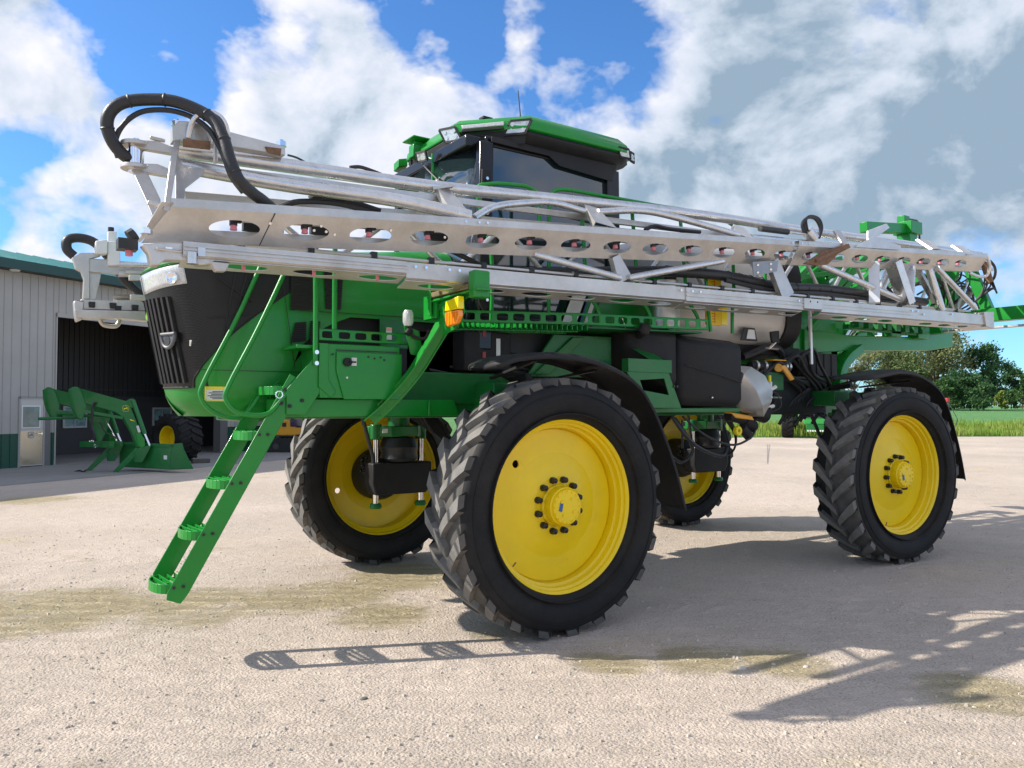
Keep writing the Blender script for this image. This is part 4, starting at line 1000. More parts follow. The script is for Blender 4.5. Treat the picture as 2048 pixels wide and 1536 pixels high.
h.tube(smooth([(.35, 1.15, 1.62), (.15, 1.2, 1.46), (-.1, 1.22, 1.36), (-.35, 1.22, 1.33), (-.6, 1.2, 1.40), (-.75, 1.15, 1.50)]), .012, 8)
h.tube(smooth([(.45, 1.1, 1.62), (.3, 1.15, 1.42), (.1, 1.15, 1.30), (-.2, 1.15, 1.22), (-.35, 1.1, 1.30)]), .02, 8)
h.tube(smooth([(-.85, .9, 2.25), (-1.0, .92, 2.30), (-1.3, .9, 2.38), (-1.55, .85, 2.36), (-1.7, .8, 2.2)]), .04, 10)
h.tube(smooth([(-1.0, 1.1, 1.9), (-1.16, 1.12, 1.84), (-1.2, 1.12, 1.72), (-1.05, 1.12, 1.66), (-.9, 1.1, 1.7)]), .008, 6)
h.tube(smooth([(.2, .9, 1.6), (.0, .95, 1.3), (.1, .9, 1.15), (.3, .9, 1.25)]), .018, 8)
h.build('rubber_hose', HOSE, pm)
ch = MB()
p0 = at(1535, 890, y=1.1)
for k in range(16):
    c_ = p0 + V((0, 0, -.013 * k)); ax = (1, 0, 0) if k % 2 else (0, 1, 0)
    for dx in (.0, -.035):
        ch.lathe([(.006, -.0012), (.0085, 0), (.006, .0012)], c_ + V((dx * (1 - k / 16), 0, 0)), ax, 8, closed=True)
ch.build('cap_chain', STAIN, pm)
b = MB().cyl((.20, 1.0, 1.58), (.20, 1.0, 1.30), .012, 8).box((.18, 1.0, 1.52), (.22, 1.02, 1.56)); b.build('drain_tube', HOSE, pm)
# dark tangle and green frame rear of the tank
b = MB().box((-1.9, -.5, 1.95), (-.5, .6, 2.2)).box((-2.6, -.7, 1.62), (-1.6, .75, 2.05)); b.build('pump_box', DARK, SP, .02)
b = MB().box((-2.75, .62, 2.08), (-1.98, .80, 2.36)); 
for i in range(5): b.box((-2.70 + .15 * i, .80, 2.09), (-2.62 + .15 * i, .81, 2.35))
b.build('control_box', PLAST, SP, .01)

# ------------------------------------------------------------------ stainless solution tank
st = empty('solution_tank', (-.8, 0, 2.4), SP)
def ell(x, ry, rz, zc, n=64, p=4.5):
    out = []
    for k in range(n):
        a_ = 2 * math.pi * k / n; c_, s2 = math.cos(a_), math.sin(a_); q = (abs(c_) ** p + abs(s2) ** p) ** (-1 / p)
        out.append(V((x, ry * c_ * q, zc + rz * s2 * q)))
    return out
b = MB(); zc = 2.93
secs = [ell(-1.90, .55, .30, zc), ell(-1.88, .78, .44, zc), ell(-1.82, .93, .54, zc), ell(-1.72, .99, .58, zc), ell(.15, .99, .58, zc), ell(.26, .93, .54, zc), ell(.32, .78, .44, zc), ell(.34, .55, .30, zc)]
loft(b, secs[::-1]); b.build('tank_shell', mat('brushed_tank_steel', (.66, .63, .58), .45, metal=.2, nscale=2, namt=.08), st, ang=50)
b = MB()
for x0, x1 in ((-1.74, -1.48),):
    loft(b, [ell(x1, 1.0, .59, zc), ell(x1, 1.015, .60, zc), ell(x0, 1.015, .60, zc), ell(x0, 1.0, .59, zc)])
b.build('tank_strap', PLAST, st)
MB().prism([(-.28, .80, 2.40), (-2.0, .80, 2.40), (-2.0, .80, 2.30), (-.28, .80, 2.30)], (0, -1.6, 0)).build('tank_saddle', PLAST, st, .01)
b = MB().box((-.02, 1.30, 2.52), (-.10, 1.32, 2.9)); b.build('gauge_board', YREF, st)
b = MB().box((.24, 1.34, 2.50), (.03, 1.36, 2.96)); g_ = b.build('level_gauge', mat('gauge_yellow', (.78, .50, .01), .4), st)
t_ = MB()
for i in range(16): t_.box((.12, 1.3601, 2.53 + .026 * i), (.12 + (.07 if i % 4 == 0 else .045), 1.363, 2.534 + .026 * i))
t_.box((.125, 1.3601, 2.52), (.128, 1.363, 2.94)); t_.build('gauge_marks', REDP, g_)
MB().prism([(.44, 1.0, 2.50), (.30, 1.0, 2.50), (.30, 1.0, 3.1), (.44, 1.0, 3.1)], (0, .03, 0)).build('tank_front_plate', PLAST, st)
b = MB().cyl((.62, 1.18, 2.46), (.62, 1.18, 2.90), .14, 28, .15); b.build('rinse_cylinder', STAIN, st)
MB().prism([(-.68, 1.0, 2.42), (-.74, 1.0, 2.56), (-.92, 1.0, 2.56), (-.96, 1.0, 2.42)], (0, .012, 0)).build('tank_label', BLACKP, st, .01)
MB().prism([(-.77, 1.014, 2.44), (-.80, 1.014, 2.54), (-.90, 1.014, 2.54), (-.92, 1.014, 2.44)], (0, .004, 0)).build('label_panel', WHITE, st)
b = MB().prism([(-1.06, 1.10, 2.40), (-1.03, 1.10, 2.52), (-1.18, 1.10, 2.54), (-1.18, 1.10, 2.40)], (0, .03, 0)); b.build('mirror_head', PLAST, st, .01)
MB().cyl((-1.12, 1.12, 2.41), (-1.06, 1.08, 2.34), .014, 8).cyl((-1.0, 1.08, 2.345), (-1.22, 1.08, 2.34), .01, 8).build('mirror_mount', STAIN, st)
b = MB().tube([(-1.88, 1.02, 2.98), (-1.90, 1.02, 2.2)], .022, 10); b.build('sight_tube', STAIN, st)

# ------------------------------------------------------------------ rear lift frame and centre rack
rk = empty('boom_rack', (-5.0, 0, 2.3), SP)
b = MB()
for s in (1, -1):
    b.prism([(-1.95, s * .62, 1.95), (-2.15, s * .62, 3.15), (-2.55, s * .62, 3.55), (-2.85, s * .62, 3.45), (-3.0, s * .62, 2.85), (-3.05, s * .62, 2.35), (-3.0, s * .62, 1.95)], (0, -s * .03, 0))
    b.bar((-1.98, s * .66, 2.0), (-2.2, s * .66, 3.2), .06, .06); b.bar((-2.2, s * .66, 3.2), (-2.7, s * .66, 3.5), .06, .06)
b.box((-3.05, -.62, 2.3), (-2.9, .62, 2.6)); b.box((-2.7, -.62, 3.35), (-2.55, .62, 3.5))
b.build('lift_mast', GREEN, rk, .008)
b = MB()
for s in (1, -1):
    b.bar((-2.5, s * .56, 3.30), (-4.9, s * .50, 3.95), .09, .16); b.bar((-2.9, s * .56, 2.85), (-5.2, s * .50, 3.15), .09, .15)
    b.bar((-2.6, s * .62, 2.95), (-3.8, s * .58, 3.75), .07, .12)
b.bar((-3.9, -.5, 3.70), (-3.9, .5, 3.70), .1, .1)
b.build('lift_arm', GREEN, rk, .01)
for s in (1, -1):
    MB().cyl((-3.0, s * .42, 2.1), (-3.8, s * .45, 2.85), .05, 16).cyl((-3.8, s * .45, 2.85), (-4.6, s * .45, 3.5), .03, 16).build('lift_cylinder', CHROME, rk)
g = MB()
for (a_, b_, w1) in (((1590, 560), (1650, 500), .06), ((1596, 556), (1700, 540), .06), ((1640, 600), (1745, 500), .10), ((1700, 590), (1790, 500), .09), ((1668, 500), (1655, 560), .05), ((1845, 505), (1900, 640), .08), ((1620, 660), (1700, 560), .08), ((1905, 500), (1905, 645), .13)):
    g = MB().bar(at(*a_, y=.80), at(*b_, y=.80), w1, w1); g.build('lift_link', GREEN, rk, .006)
g = MB()
for k in range(8): g.box((-3.3 - .22 * k, .70, 2.72), (-3.2 - .22 * k, .82, 2.80 + .03 * (k % 3)))
g.box((-5.1, .66, 2.70), (-3.1, .74, 2.76)); g.build('valve_block', GREEND, rk)
# long bottom beam with its stepped blocks
b = MB()
for s in (1, -1):
    b.prism([(-2.3, s * .66, 2.36), (-2.3, s * .66, 2.66), (-3.3, s * .66, 2.63), (-5.0, s * .66, 2.70), (-5.6, s * .66, 2.95), (-5.9, s * .66, 2.95), (-5.9, s * .66, 2.60), (-5.3, s * .66, 2.52), (-3.4, s * .66, 2.44)], (0, -s * .14, 0))
    b.box((-5.05, s * .70 - .1, 2.66), (-4.75, s * .70 + .06, 2.94)); b.box((-4.35, s * .68 - .08, 2.66), (-4.1, s * .68 + .06, 2.83)); b.box((-4.6, s * .5 - .08, 2.83), (-4.2, s * .5 + .06, 3.05))
b.build('rack_beam', GREEN, rk, .01)
# curved support strut from the frame up to the beam
for s in (1, -1):
    pth = smooth([(-2.85, s * .72, 1.75), (-2.87, s * .72, 2.0), (-2.95, s * .70, 2.18), (-3.15, s * .68, 2.34), (-3.42, s * .66, 2.46)], 5)
    g = MB()
    for a_, c_ in zip(pth, pth[1:]): g.bar(a_, c_ + (c_ - a_) * .2, .12, .16, up=(0, 1, 0))
    g.build('curved_strut', GREEN, rk, .008)
# centre rack: two upright columns, cross beams
b = MB()
for s in (1, -1):
    b.box((-5.38, s * .75 - .09, 2.75), (-5.21, s * .75 + .09, 3.92)); b.box((-5.38, s * .25 - .05, 2.8), (-5.25, s * .25 + .05, 3.9))
    b.bar((-5.30, s * .75, 2.9), (-5.30, s * 1.10, 3.88), .07, .09); b.bar((-5.30, s * 1.10, 3.88), (-5.30, s * 1.42, 3.02), .10, .14)
    b.bar((-5.30, s * .75, 3.84), (-5.30, s * 1.10, 3.86), .07, .09)
    pass
b.box((-5.40, -1.95, 2.86), (-5.23, 1.95, 3.04)); b.box((-5.38, -.85, 3.80), (-5.23, .85, 3.92)); b.box((-5.40, -1.0, 3.52), (-5.26, 1.0, 3.64))
b.build('rack_frame', GREEN, rk, .008)
MB().box((-5.36, -1.98, 2.765), (-5.27, 1.98, 2.795)).build('rack_rub_bar', ALU, rk, .004)
# top tower with box beam and lamp pole
b = MB().box((-5.25, .30, 3.95), (-5.05, .50, 4.40)).box((-5.32, .26, 4.22), (-5.02, .54, 4.40)).box((-5.2, .3, 4.38), (-5.06, .42, 4.50))
b.bar((-5.1, .40, 4.30), (-4.0, .42, 4.18), .12, .14); b.bar((-5.2, .4, 4.0), (-5.85, .25, 3.9), .1, .1); b.build('tower', GREEN, rk, .008)
MB().tube([(-5.12, .40, 4.46), (-5.42, .40, 4.47), (-5.50, .40, 4.44), (-5.50, .40, 3.98)], .014, 8).build('hose_pole', HOSE, rk)
h = MB(); rnd = random.Random(11)
for k in range(26):
    x0 = -5.1 + rnd.uniform(-.7, 1.6); y0 = rnd.uniform(.4, 1.0); z0 = rnd.uniform(3.15, 3.75)
    h.tube(smooth([(x0, y0, z0), (x0 - .2, y0 + .15, z0 + .12), (x0 - .4, y0 + .2, z0 + .02), (x0 - .6, y0 + .1, z0 - .12), (x0 - .5, y0, z0 - .22)]), rnd.choice([.01, .014, .02]), 6)
for k in range(5):
    x0 = -5.3; h.tube(smooth([(x0, 1.15 + .05 * k, 3.8), (x0 - .1, 1.32 + .04 * k, 3.6 - .08 * k), (x0 + .05, 1.38 + .03 * k, 3.3), (x0 + .1, 1.3, 3.15)]), .012, 6)
h.build('rack_hose', HOSE, rk)
h = MB().tube(smooth([(-3.6, .9, 3.05), (-4.0, .95, 3.0), (-4.6, 1.0, 2.98), (-5.1, 1.05, 3.05), (-5.4, 1.1, 3.25), (-5.5, 1.1, 3.35)]), .045, 10); h.build('suction_hose', mat('tan_hose', (.22, .19, .15), .5), rk)
b = MB()
for k in range(14): b.cyl((-3.4 - .15 * k, .72, 2.88 + .01 * k), (-3.4 - .15 * k, .72, 3.0 + .012 * k), .03, 10)
b.build('boom_valve', GREEND, rk)

# ------------------------------------------------------------------ left boom (outer wing folded over the inner wing)
bm = empty('spray_boom', (0, 1.5, 2.7), SP); tag(bm, 'near-side folded boom with oval openings along its rails')
YB = 1.75
def uz(x): return 2.89 + (5.08 - x) * (3.66 - 2.89) / 9.64      # top edge of the upper rail
def lz(x): return 2.655 + (4.85 - x) * (2.87 - 2.655) / 9.38     # top edge of the lower rail
XR = -4.56
SPC = .435
holes = [4.72 - SPC * i for i in range(22)]
# upper rail: upright strip + sloping holed plate, as three overlapping lengths
def upper(x0, x1, dy, name, hs, th=.004):
    b = MB(); H = .050
    def top(x): return V((x, YB + dy, uz(x)))
    for xa, xb_ in ((x0, x1),):
        A_, B_ = top(xa), top(xb_)
        b.add([A_, B_, B_ + V((0, 0, -H)), A_ + V((0, 0, -H)), A_ + V((0, -.06, .0)), B_ + V((0, -.06, 0)), B_ + V((0, -.06, -.004)), A_ + V((0, -.06, -.004)), B_ + V((0, -.004, -H)), A_ + V((0, -.004, -H)), A_ + V((0, -.004, -.004)), B_ + V((0, -.004, -.004))],
              [(0, 1, 2, 3), (1, 0, 4, 5), (6, 7, 10, 11), (11, 10, 9, 8)])
    def fn(u, v, w_):      # u = x, v = 0..1 down the slope
        t = top(u) + V((0, 0, -H)); hgt = .185 - .02 * (5 - u) / 9.6
        return t + V((0, -.115 * v - w_ * .8, -hgt * v + w_ * .4))
    edges = [x0] + [(a_ + c_) / 2 for a_, c_ in zip(hs, hs[1:])] + [x1]
    for i, hx in enumerate(hs):
        b.cell(lambda u, v, w_: fn(-u, v, w_), -edges[i], -edges[i + 1], 0, 1, -hx, .52, .148, .25, th, 32)
    return b, fn
hs1 = [h_ for h_ in holes if h_ > 3.15]; hs2 = [h_ for h_ in holes if -.62 < h_ < 3.15]; hs3 = [h_ for h_ in holes if -4.4 < h_ < -.62]
b, fn = upper(5.0, 3.12, .0, 'u', hs1)
b.add([fn(5.0, 0, 0), fn(5.0, 1, 0), V((5.22, 1.65, 2.635)), V((5.09, 1.75, 2.84))], [(0, 1, 2, 3)]); b.add([V((5.0, YB, uz(5.0))), V((5.0, YB, uz(5.0) - .05)), V((5.09, 1.75, 2.84)), V((5.085, 1.75, 2.888))], [(0, 1, 2, 3)])
b.build('upper_rail', ALU, bm)
b, fn2 = upper(3.12, -.60, -.006, 'u', hs2); b.build('upper_rail', ALU, bm)
b, fn3 = upper(-.66, XR, .0, 'u', hs3); b.build('upper_rail', ALU, bm)
b = MB()
for xa, xb_ in ((4.95, 3.2), (3.1, -.55), (-.7, -4.4)):
    b.prism([V((xa, 1.56, uz(xa) - .205)), V((xa, 1.56, uz(xa) - .135)), V((xb_, 1.56, uz(xb_) - .135)), V((xb_, 1.56, uz(xb_) - .205))], (0, -.05, 0))
b.build('rail_back', ALU, bm)
for k, x in enumerate((4.50, 4.07, 3.20)): MB().box((x - .12, 1.50, uz(x) - .13), (x + .13, 1.54, uz(x) - .055)).build('rail_bracket', BLACKP, bm)
# cover plate joint + bolts
bb = MB()
for x in (4.52, 4.24, 4.16, 4.2, 4.1, 3.72, 3.3):
    p_ = fn(x, .45 + .15 * math.sin(x * 40), -.003); bb.cyl(p_, p_ + V((0, .004, -.002)), .009, 10)
bb.build('rail_bolt', CHROME, bm)
for x in (3.56, 3.48, 3.30, 3.22, 1.02, .88, .78, -.62, -.80, -.92, -2.70, -2.82, -2.95, -3.6):
    z_ = lz(x) - .03 - (.03 if int(x * 100) % 2 else 0); MB().cyl((x, YB, z_), (x, YB + .022, z_), .010, 8).build('rail_bolt', CHROME, bm)
for x in (3.05, 3.16, 2.98, -.55, -.70, -.82):
    z_ = uz(x) - .026; MB().cyl((x, YB - .01, z_), (x, YB + .008, z_), .009, 8).build('rail_bolt', CHROME, bm)
sp = MB().bar((4.50, YB + .003, uz(4.5) - .052), (4.56, YB - .112, uz(4.5) - .235), .004, .004); sp.build('joint_line', BLACKP, bm)
# lower rail: upright box strip and horizontal holed plate
def lower(x0, x1, dy, H, hs, ribs=False):
    b = MB(); A_, B_ = V((x0, YB + dy, lz(x0))), V((x1, YB + dy, lz(x1)))
    P_ = [(0, 0), (0, -H), (-.03, -H - .018), (-.03, -H - .010), (-.012, -H), (-.012, -.005), (-.09, -.005), (-.09, 0)]
    b.prism([A_ + V((0, a_, c_)) for a_, c_ in P_], B_ - A_)
    if ribs:
        for k_ in (.35, .62): b.bar(A_ + V((0, .004, -H * k_)), B_ + V((0, .004, -H * k_)), .010, .010)
    def fn_(u, v, w_): return V((-u, YB + dy - .02 - .12 * v, lz(-u) - H - .018 - .036 * v + w_))
    edges = [x0] + [(a_ + c_) / 2 for a_, c_ in zip(hs, hs[1:])] + [x1]
    for i, hx in enumerate(hs): b.cell(fn_, -edges[i], -edges[i + 1], 0, 1, -hx, .5, .14, .28, .004, 28)
    return b
hl_ = [h_ - .06 for h_ in holes]
lower(5.02, 3.62, .012, .075, [h_ for h_ in hl_ if h_ > 3.7], True).build('lower_rail', ALU, bm)
lower(3.62, .95, .0, .105, [h_ for h_ in hl_ if .95 < h_ < 3.6]).build('lower_rail', ALU, bm)
lower(.95, -.70, .010, .115, [h_ for h_ in hl_ if -.7 < h_ < .95], True).build('lower_rail', ALU, bm)
lower(-.70, -1.0, .022, .10, []).build('rail_sleeve', ALU, bm)
lower(-1.0, -2.75, .006, .12, [h_ for h_ in hl_ if -2.7 < h_ < -1.0], True).build('lower_rail', ALU, bm)
lower(-2.75, -4.45, .0, .12, [h_ for h_ in hl_ if -4.3 < h_ < -2.8]).build('lower_rail', ALU, bm)
MB().prism([(-4.40, YB + .02, 2.90), (-4.64, YB + .03, 2.92), (-4.64, YB + .03, 2.70), (-4.45, YB + .02, 2.72)], (0, -.35, 0)).build('rail_end_cap', ALU, bm, .006)
# main tubes
def U(px, py, y): return at(px, py, y=y)
tA = [U(352, 300, 1.32), U(640, 341, 1.32), U(863, 373, 1.32), U(1104, 397, 1.32), U(1400, 430, 1.32), U(1600, 460, 1.32), U(1800, 487, 1.32), U(1960, 510, 1.34)]
MB().tube(smooth(tA, 3), .047, 16).build('top_tube', ALUT, bm)
MB().tube(smooth([U(356, 330, 1.42), U(556, 367, 1.42), U(660, 382, 1.45), U(800, 402, 1.58), U(940, 433, 1.70)], 4), .047, 16).build('brace_tube', ALUT, bm)
MB().tube(smooth([U(948, 436, 1.68), U(988, 414, 1.62), U(1050, 406, 1.55), U(1108, 406, 1.50), U(1172, 424, 1.45)], 5), .028, 12).build('brace_tube', ALUT, bm)
MB().tube(smooth([U(1196, 424, 1.45), U(1275, 421, 1.5), U(1345, 433, 1.55), U(1478, 470, 1.68)], 5), .030, 12).build('brace_tube', ALUT, bm)
MB().tube([U(1500, 474, 1.6), U(1700, 492, 1.5), U(1960, 515, 1.5)], .03, 12).build('brace_tube', ALUT, bm)
def channel(a_, b_, w0, w1, name='post', m_=ALU, dep=.05):
    a_, b_ = V(a_), V(b_); d_ = (b_ - a_).normalized(); sx = V((1, 0, 0)); sx = (sx - d_ * sx.dot(d_)).normalized(); nn = d_.cross(sx)
    b2 = MB()
    for s in (-1, 1):
        b2.add([a_ + sx * s * w0 / 2, b_ + sx * s * w1 / 2, b_ + sx * s * w1 / 2 + nn * dep, a_ + sx * s * w0 / 2 + nn * dep,
                a_ + sx * s * (w0 / 2 - .006), b_ + sx * s * (w1 / 2 - .006), b_ + sx * s * (w1 / 2 - .006) + nn * dep, a_ + sx * s * (w0 / 2 - .006) + nn * dep],
               [(0, 1, 2, 3), (7, 6, 5, 4), (0, 3, 7, 4), (2, 1, 5, 6), (3, 2, 6, 7)])
    b2.add([a_ - sx * w0 / 2, b_ - sx * w1 / 2, b_ + sx * w1 / 2, a_ + sx * w0 / 2, a_ - sx * w0 / 2 + nn * .005, b_ - sx * w1 / 2 + nn * .005, b_ + sx * w1 / 2 + nn * .005, a_ + sx * w0 / 2 + nn * .005],
           [(3, 2, 1, 0), (4, 5, 6, 7)])
    return b2.build(name, m_, bm)
channel(U(885, 374, 1.36), U(930, 436, 1.72), .11, .17); MB().bar(U(865, 378, 1.36), U(905, 372, 1.40), .05, .02).build('gusset', ALU, bm)
channel(U(1182, 412, 1.40), U(1212, 450, 1.72), .13, .20)
channel(U(1478, 452, 1.48), U(1492, 474, 1.70), .12, .22)
def tie(a_, b_, r=.028, sq=False, name='strut', m_=None):
    m_ = m_ or ALUT
    q = MB(); q.bar(a_, b_, r * 2, r * 1.4) if sq else q.cyl(a_, b_, r, 12)
    return q.build(name, m_, bm)
tie(U(1066, 508, 1.62), U(1240, 556, 1.68)); tie(U(1256, 556, 1.68), U(1445, 522, 1.62)); tie(U(1640, 530, 1.62), U(1818, 606, 1.68), .034)
channel(U(1232, 512, 1.66), U(1252, 560, 1.68), .09, .16, 'strut'); channel(U(1548, 522, 1.66), U(1578, 594, 1.68), .15, .20, 'strut')
jp = MB().prism([U(1504, 524, 1.69), U(1556, 521, 1.69), U(1553, 543, 1.69), U(1506, 552, 1.69)], (0, .006, 0)).build('joint_plate', mat('dull_steel', (.30, .31, .32), .45, metal=.7, nscale=6, namt=.2), bm)
for px_, py_ in ((1516, 530), (1542, 528), (1516, 545), (1542, 539)): MB().cyl(U(px_, py_, 1.696), U(px_, py_, 1.706), .011, 8).build('plate_rivet', CHROME, jp)
tie(U(1748, 524, 1.64), U(1749, 606, 1.66), .055, True, m_=mat('white_steel', (.72, .72, .72), .4, metal=.3))
tie(U(1779, 538, 1.4), U(1762, 582, 1.4), .045); tie(U(1786, 524, 1.66), U(1814, 608, 1.7), .075, True); tie(U(1821, 532, 1.66), U(1817, 608, 1.7), .05, True)
tie(U(1832, 536, 1.5), U(1871, 604, 1.5), .035, True); tie(U(1856, 532, 1.6), U(1884, 621, 1.66), .045); tie(U(1874, 536, 1.66), U(1950, 616, 1.7), .034)
MB().tube(smooth([U(1974, 512, 1.72), U(1979, 530, 1.72), U(1974, 550, 1.68), U(1958, 553, 1.62), U(1938, 545, 1.6)], 4), .02, 10).build('end_hoop', ALUT, bm)
MB().cyl(U(1968, 525, 1.5), U(1980, 565, 1.55), .045, 12).build('rusty_pin', RUSTREFL, bm)
MB().prism([U(1733, 490, 1.72), U(1733, 462, 1.72), U(1770, 448, 1.5), U(1776, 456, 1.5), U(1742, 480, 1.65)], (0, .02, .0)).build('stop_plate', ALU, bm)
MB().prism([U(1710, 494, 1.765), U(1745, 473, 1.765), U(1760, 476, 1.765), U(1800, 492, 1.765), U(1800, 500, 1.765)], (0, .01, 0)).build('joint_plate', ALU, bm)
for i, (px, py) in enumerate(((1830, 480), (1900, 492))): MB().prism([U(px, py, 1.55), U(px + 22, py + 3, 1.5), U(px + 46, py + 20, 1.72), U(px + 30, py + 20, 1.74)], (0, .03, .01)).build('gusset', ALU, bm)
# rusty breakaway hinge in the rear third
rg = MB().prism([U(1605, 528, 1.76), U(1640, 505, 1.76), U(1692, 488, 1.76), U(1696, 496, 1.76), U(1672, 508, 1.76), U(1650, 530, 1.76), U(1630, 532, 1.76)], (0, .03, 0))
rg.cyl(U(1630, 522, 1.79), U(1690, 494, 1.79), .022, 10); rg.build('breakaway_hinge', RUSTREFL, bm)
MB().prism([U(1664, 462, 1.7), U(1676, 460, 1.7), U(1692, 484, 1.76), U(1686, 492, 1.76)], (0, .02, 0)).build('hinge_arm', ALU, bm)
MB().cyl(U(1520, 457, 1.6), U(1575, 464, 1.6), .030, 12).build('breakaway_spring', HOSE, bm)
MB().cyl(U(1575, 464, 1.6), U(1620, 470, 1.6), .012, 10).cyl(U(1615, 462, 1.6), U(1628, 478, 1.62), .06, 12).build('spring_eye', ALUT, bm)
h = MB()
for k in range(3):
    h.tube(smooth([U(1608 + 4 * k, 466, 1.6), U(1604 + 4 * k, 448 - 4 * k, 1.6), U(1614 + 4 * k, 436 - 2 * k, 1.6), U(1630 + 4 * k, 438, 1.6), U(1640 + 2 * k, 456, 1.6), U(1638, 476, 1.6)]), .014, 8)
h.build('hose_loop', HOSE, bm)
# inner wing seen between the rails: box rails, spray pipe with clamps, lattice
b = MB()
I0, I1 = V((4.9, 1.15, 3.05)), V((-5.6, 1.2, 3.75))
b.bar(I0, I1, .06, .08); b.bar((4.9, 1.05, 2.72), (-5.6, 1.1, 3.0), .06, .08); b.bar((4.9, 1.35, 3.20), (-5.6, 1.35, 3.62), .035, .05)
b.build('inner_rail', ALU, bm, .004)
b = MB()
for i in range(10):
    x = 4.4 - i * 1.0; za = 3.05 + (4.9 - x) * .0667; zb = 2.72 + (4.9 - x) * .0267; x2 = x - .5
    b.cyl((x, 1.1, za), (x2, 1.08, 2.72 + (4.9 - x2) * .0267), .022, 10); b.cyl((x2, 1.08, 2.72 + (4.9 - x2) * .0267), (x2 - .5, 1.12, 3.05 + (4.9 - x2 + .5) * .0667), .022, 10)
b.build('inner_lattice', ALUT, bm)
MB().cyl((4.7, 1.60, lz(4.7) + .045), (-4.4, 1.60, lz(-4.4) + .06), .013, 10).build('spray_pipe', STAIN, bm)
MB().cyl((4.7, 1.655, uz(4.7) - .085), (-4.3, 1.655, uz(-4.3) - .085), .013, 10).build('spray_pipe', STAIN, bm)
for i, x in enumerate(hs1 + hs2 + hs3):
    z = uz(x) - .10
    n_ = MB().cyl((x, 1.655, z + .02), (x, 1.655, z - .02), .024, 10).box((x - .045, 1.64, z + .0), (x + .02, 1.675, z + .035)); nb = n_.build('nozzle_body', BLACKP, bm)
    MB().cyl((x, 1.66, z - .018), (x, 1.66, z - .048), .018, 10, .022).build('nozzle_tip', PINK, nb)
    z = lz(x - .06); x2 = x - .06
    nb = MB().box((x2 - .02, 1.58, z + .02), (x2 + .02, 1.62, z + .075)).cyl((x2, 1.62, z + .03), (x2, 1.66, z - .05), .012, 8).build('nozzle_body', BLACKP, bm)
    MB().cyl((x2, 1.665, z - .09), (x2, 1.665, z - .125), .012, 8).build('nozzle_tip', PINK, nb)
# thick hose bundle along the boom
h = MB().tube(smooth([U(1040, 548, 1.4), U(1150, 546, 1.4), U(1330, 543, 1.45), U(1450, 552, 1.5), U(1560, 574, 1.5), U(1650, 578, 1.5), U(1760, 592, 1.5), U(1850, 604, 1.4)], 6), .050, 12)
h.tube(smooth([U(1450, 560, 1.56), U(1560, 584, 1.56), U(1650, 588, 1.55), U(1790, 606, 1.5)], 6), .022, 8)
h.tube(smooth([U(620, 400, 1.3), U(650, 390, 1.35), U(700, 405, 1.4), U(760, 425, 1.45)], 5), .03, 8)
h.tube(smooth([U(560, 415, 1.35), U(600, 403, 1.4), U(680, 408, 1.4), U(760, 430, 1.5)], 5), .02, 8)
h.tube(smooth([U(700, 335, 1.2), U(720, 334, 1.2), U(745, 342, 1.2), U(765, 350, 1.2)], 5), .014, 8)
h.tube(smooth([U(575, 310, 1.3), U(595, 316, 1.3), U(620, 330, 1.3)], 5), .007, 6)
h.tube(smooth([U(900, 500, 1.5), U(930, 515, 1.5), U(965, 532, 1.5), U(1000, 540, 1.5), U(1060, 540, 1.5)], 5), .02, 8)
h.tube([U(905, 532, 1.4), U(1080, 552, 1.4)], .045, 10)
h.tube(smooth([U(1290, 460, 1.4), U(1310, 452, 1.4), U(1340, 458, 1.4), U(1400, 464, 1.4)], 5), .018, 8)
h.build('boom_hose', HOSE, bm)
tt = MB()
for i in range(14):
    t = i / 13; p_ = U(1455 + 290 * t, 553 + 36 * t + 6 * math.sin(t * 3.1), 1.5); tt.lathe([(.05, -.006), (.056, 0), (.05, .006)], p_, (1, 0, -.1), 12, closed=True)
tt.build('cable_tie', BLACKP, bm)
# front hinge assembly at the boom's fold
hg = MB()
hg.prism([U(352, 262, 1.45), U(362, 262, 1.45), U(352, 330, 1.6), U(338, 420, 1.78), U(326, 418, 1.78), U(338, 330, 1.62)], (0, .02, -.01))
hg.prism([U(328, 405, 1.78), U(350, 405, 1.78), U(298, 470, 1.72), U(280, 486, 1.72)], (.02, .012, 0))
hg.prism([U(350, 300, 1.52), U(364, 330, 1.52), U(410, 338, 1.52), U(406, 350, 1.52), U(370, 378, 1.60), U(368, 405, 1.70), U(350, 405, 1.70)], (0, .015, 0))
hg.prism([U(340, 262, 1.42), U(352, 250, 1.42), U(375, 252, 1.42), U(562, 300, 1.35), U(562, 318, 1.35), U(450, 300, 1.38), U(340, 290, 1.42)], (0, .09, 0))
hg.prism([U(425, 270, 1.52), U(432, 270, 1.52), U(434, 328, 1.52), U(426, 328, 1.52)], (0, .03, 0))
hg.build('fold_hinge', ALU, bm, .005)
MB().prism([U(366, 278, 1.53), U(420, 284, 1.53), U(420, 300, 1.53), U(366, 294, 1.53)], (0, .012, 0)).build('tan_reflection_plate', RUSTREFL, bm)  # brown plates paint tan reflections onto the hinge metal
MB().prism([U(530, 294, 1.45), U(562, 298, 1.45), U(560, 312, 1.45), U(536, 306, 1.45)], (0, .012, 0)).build('tan_reflection_plate', RUSTREFL, bm)
hg = MB()
for (px, py) in ((272, 290), (272, 336)):
    hg.cyl(U(px, py, 1.35) + V((0, 0, .012)), U(px, py, 1.35) - V((0, 0, .012)), .085, 20)
    hg.prism([U(px - 20, py - 6, 1.35), U(px + 40, py - 4, 1.35), U(px + 75, py + 10, 1.4), U(px + 70, py + 22, 1.4), U(px, py + 10, 1.35)], (0, .05, 0))
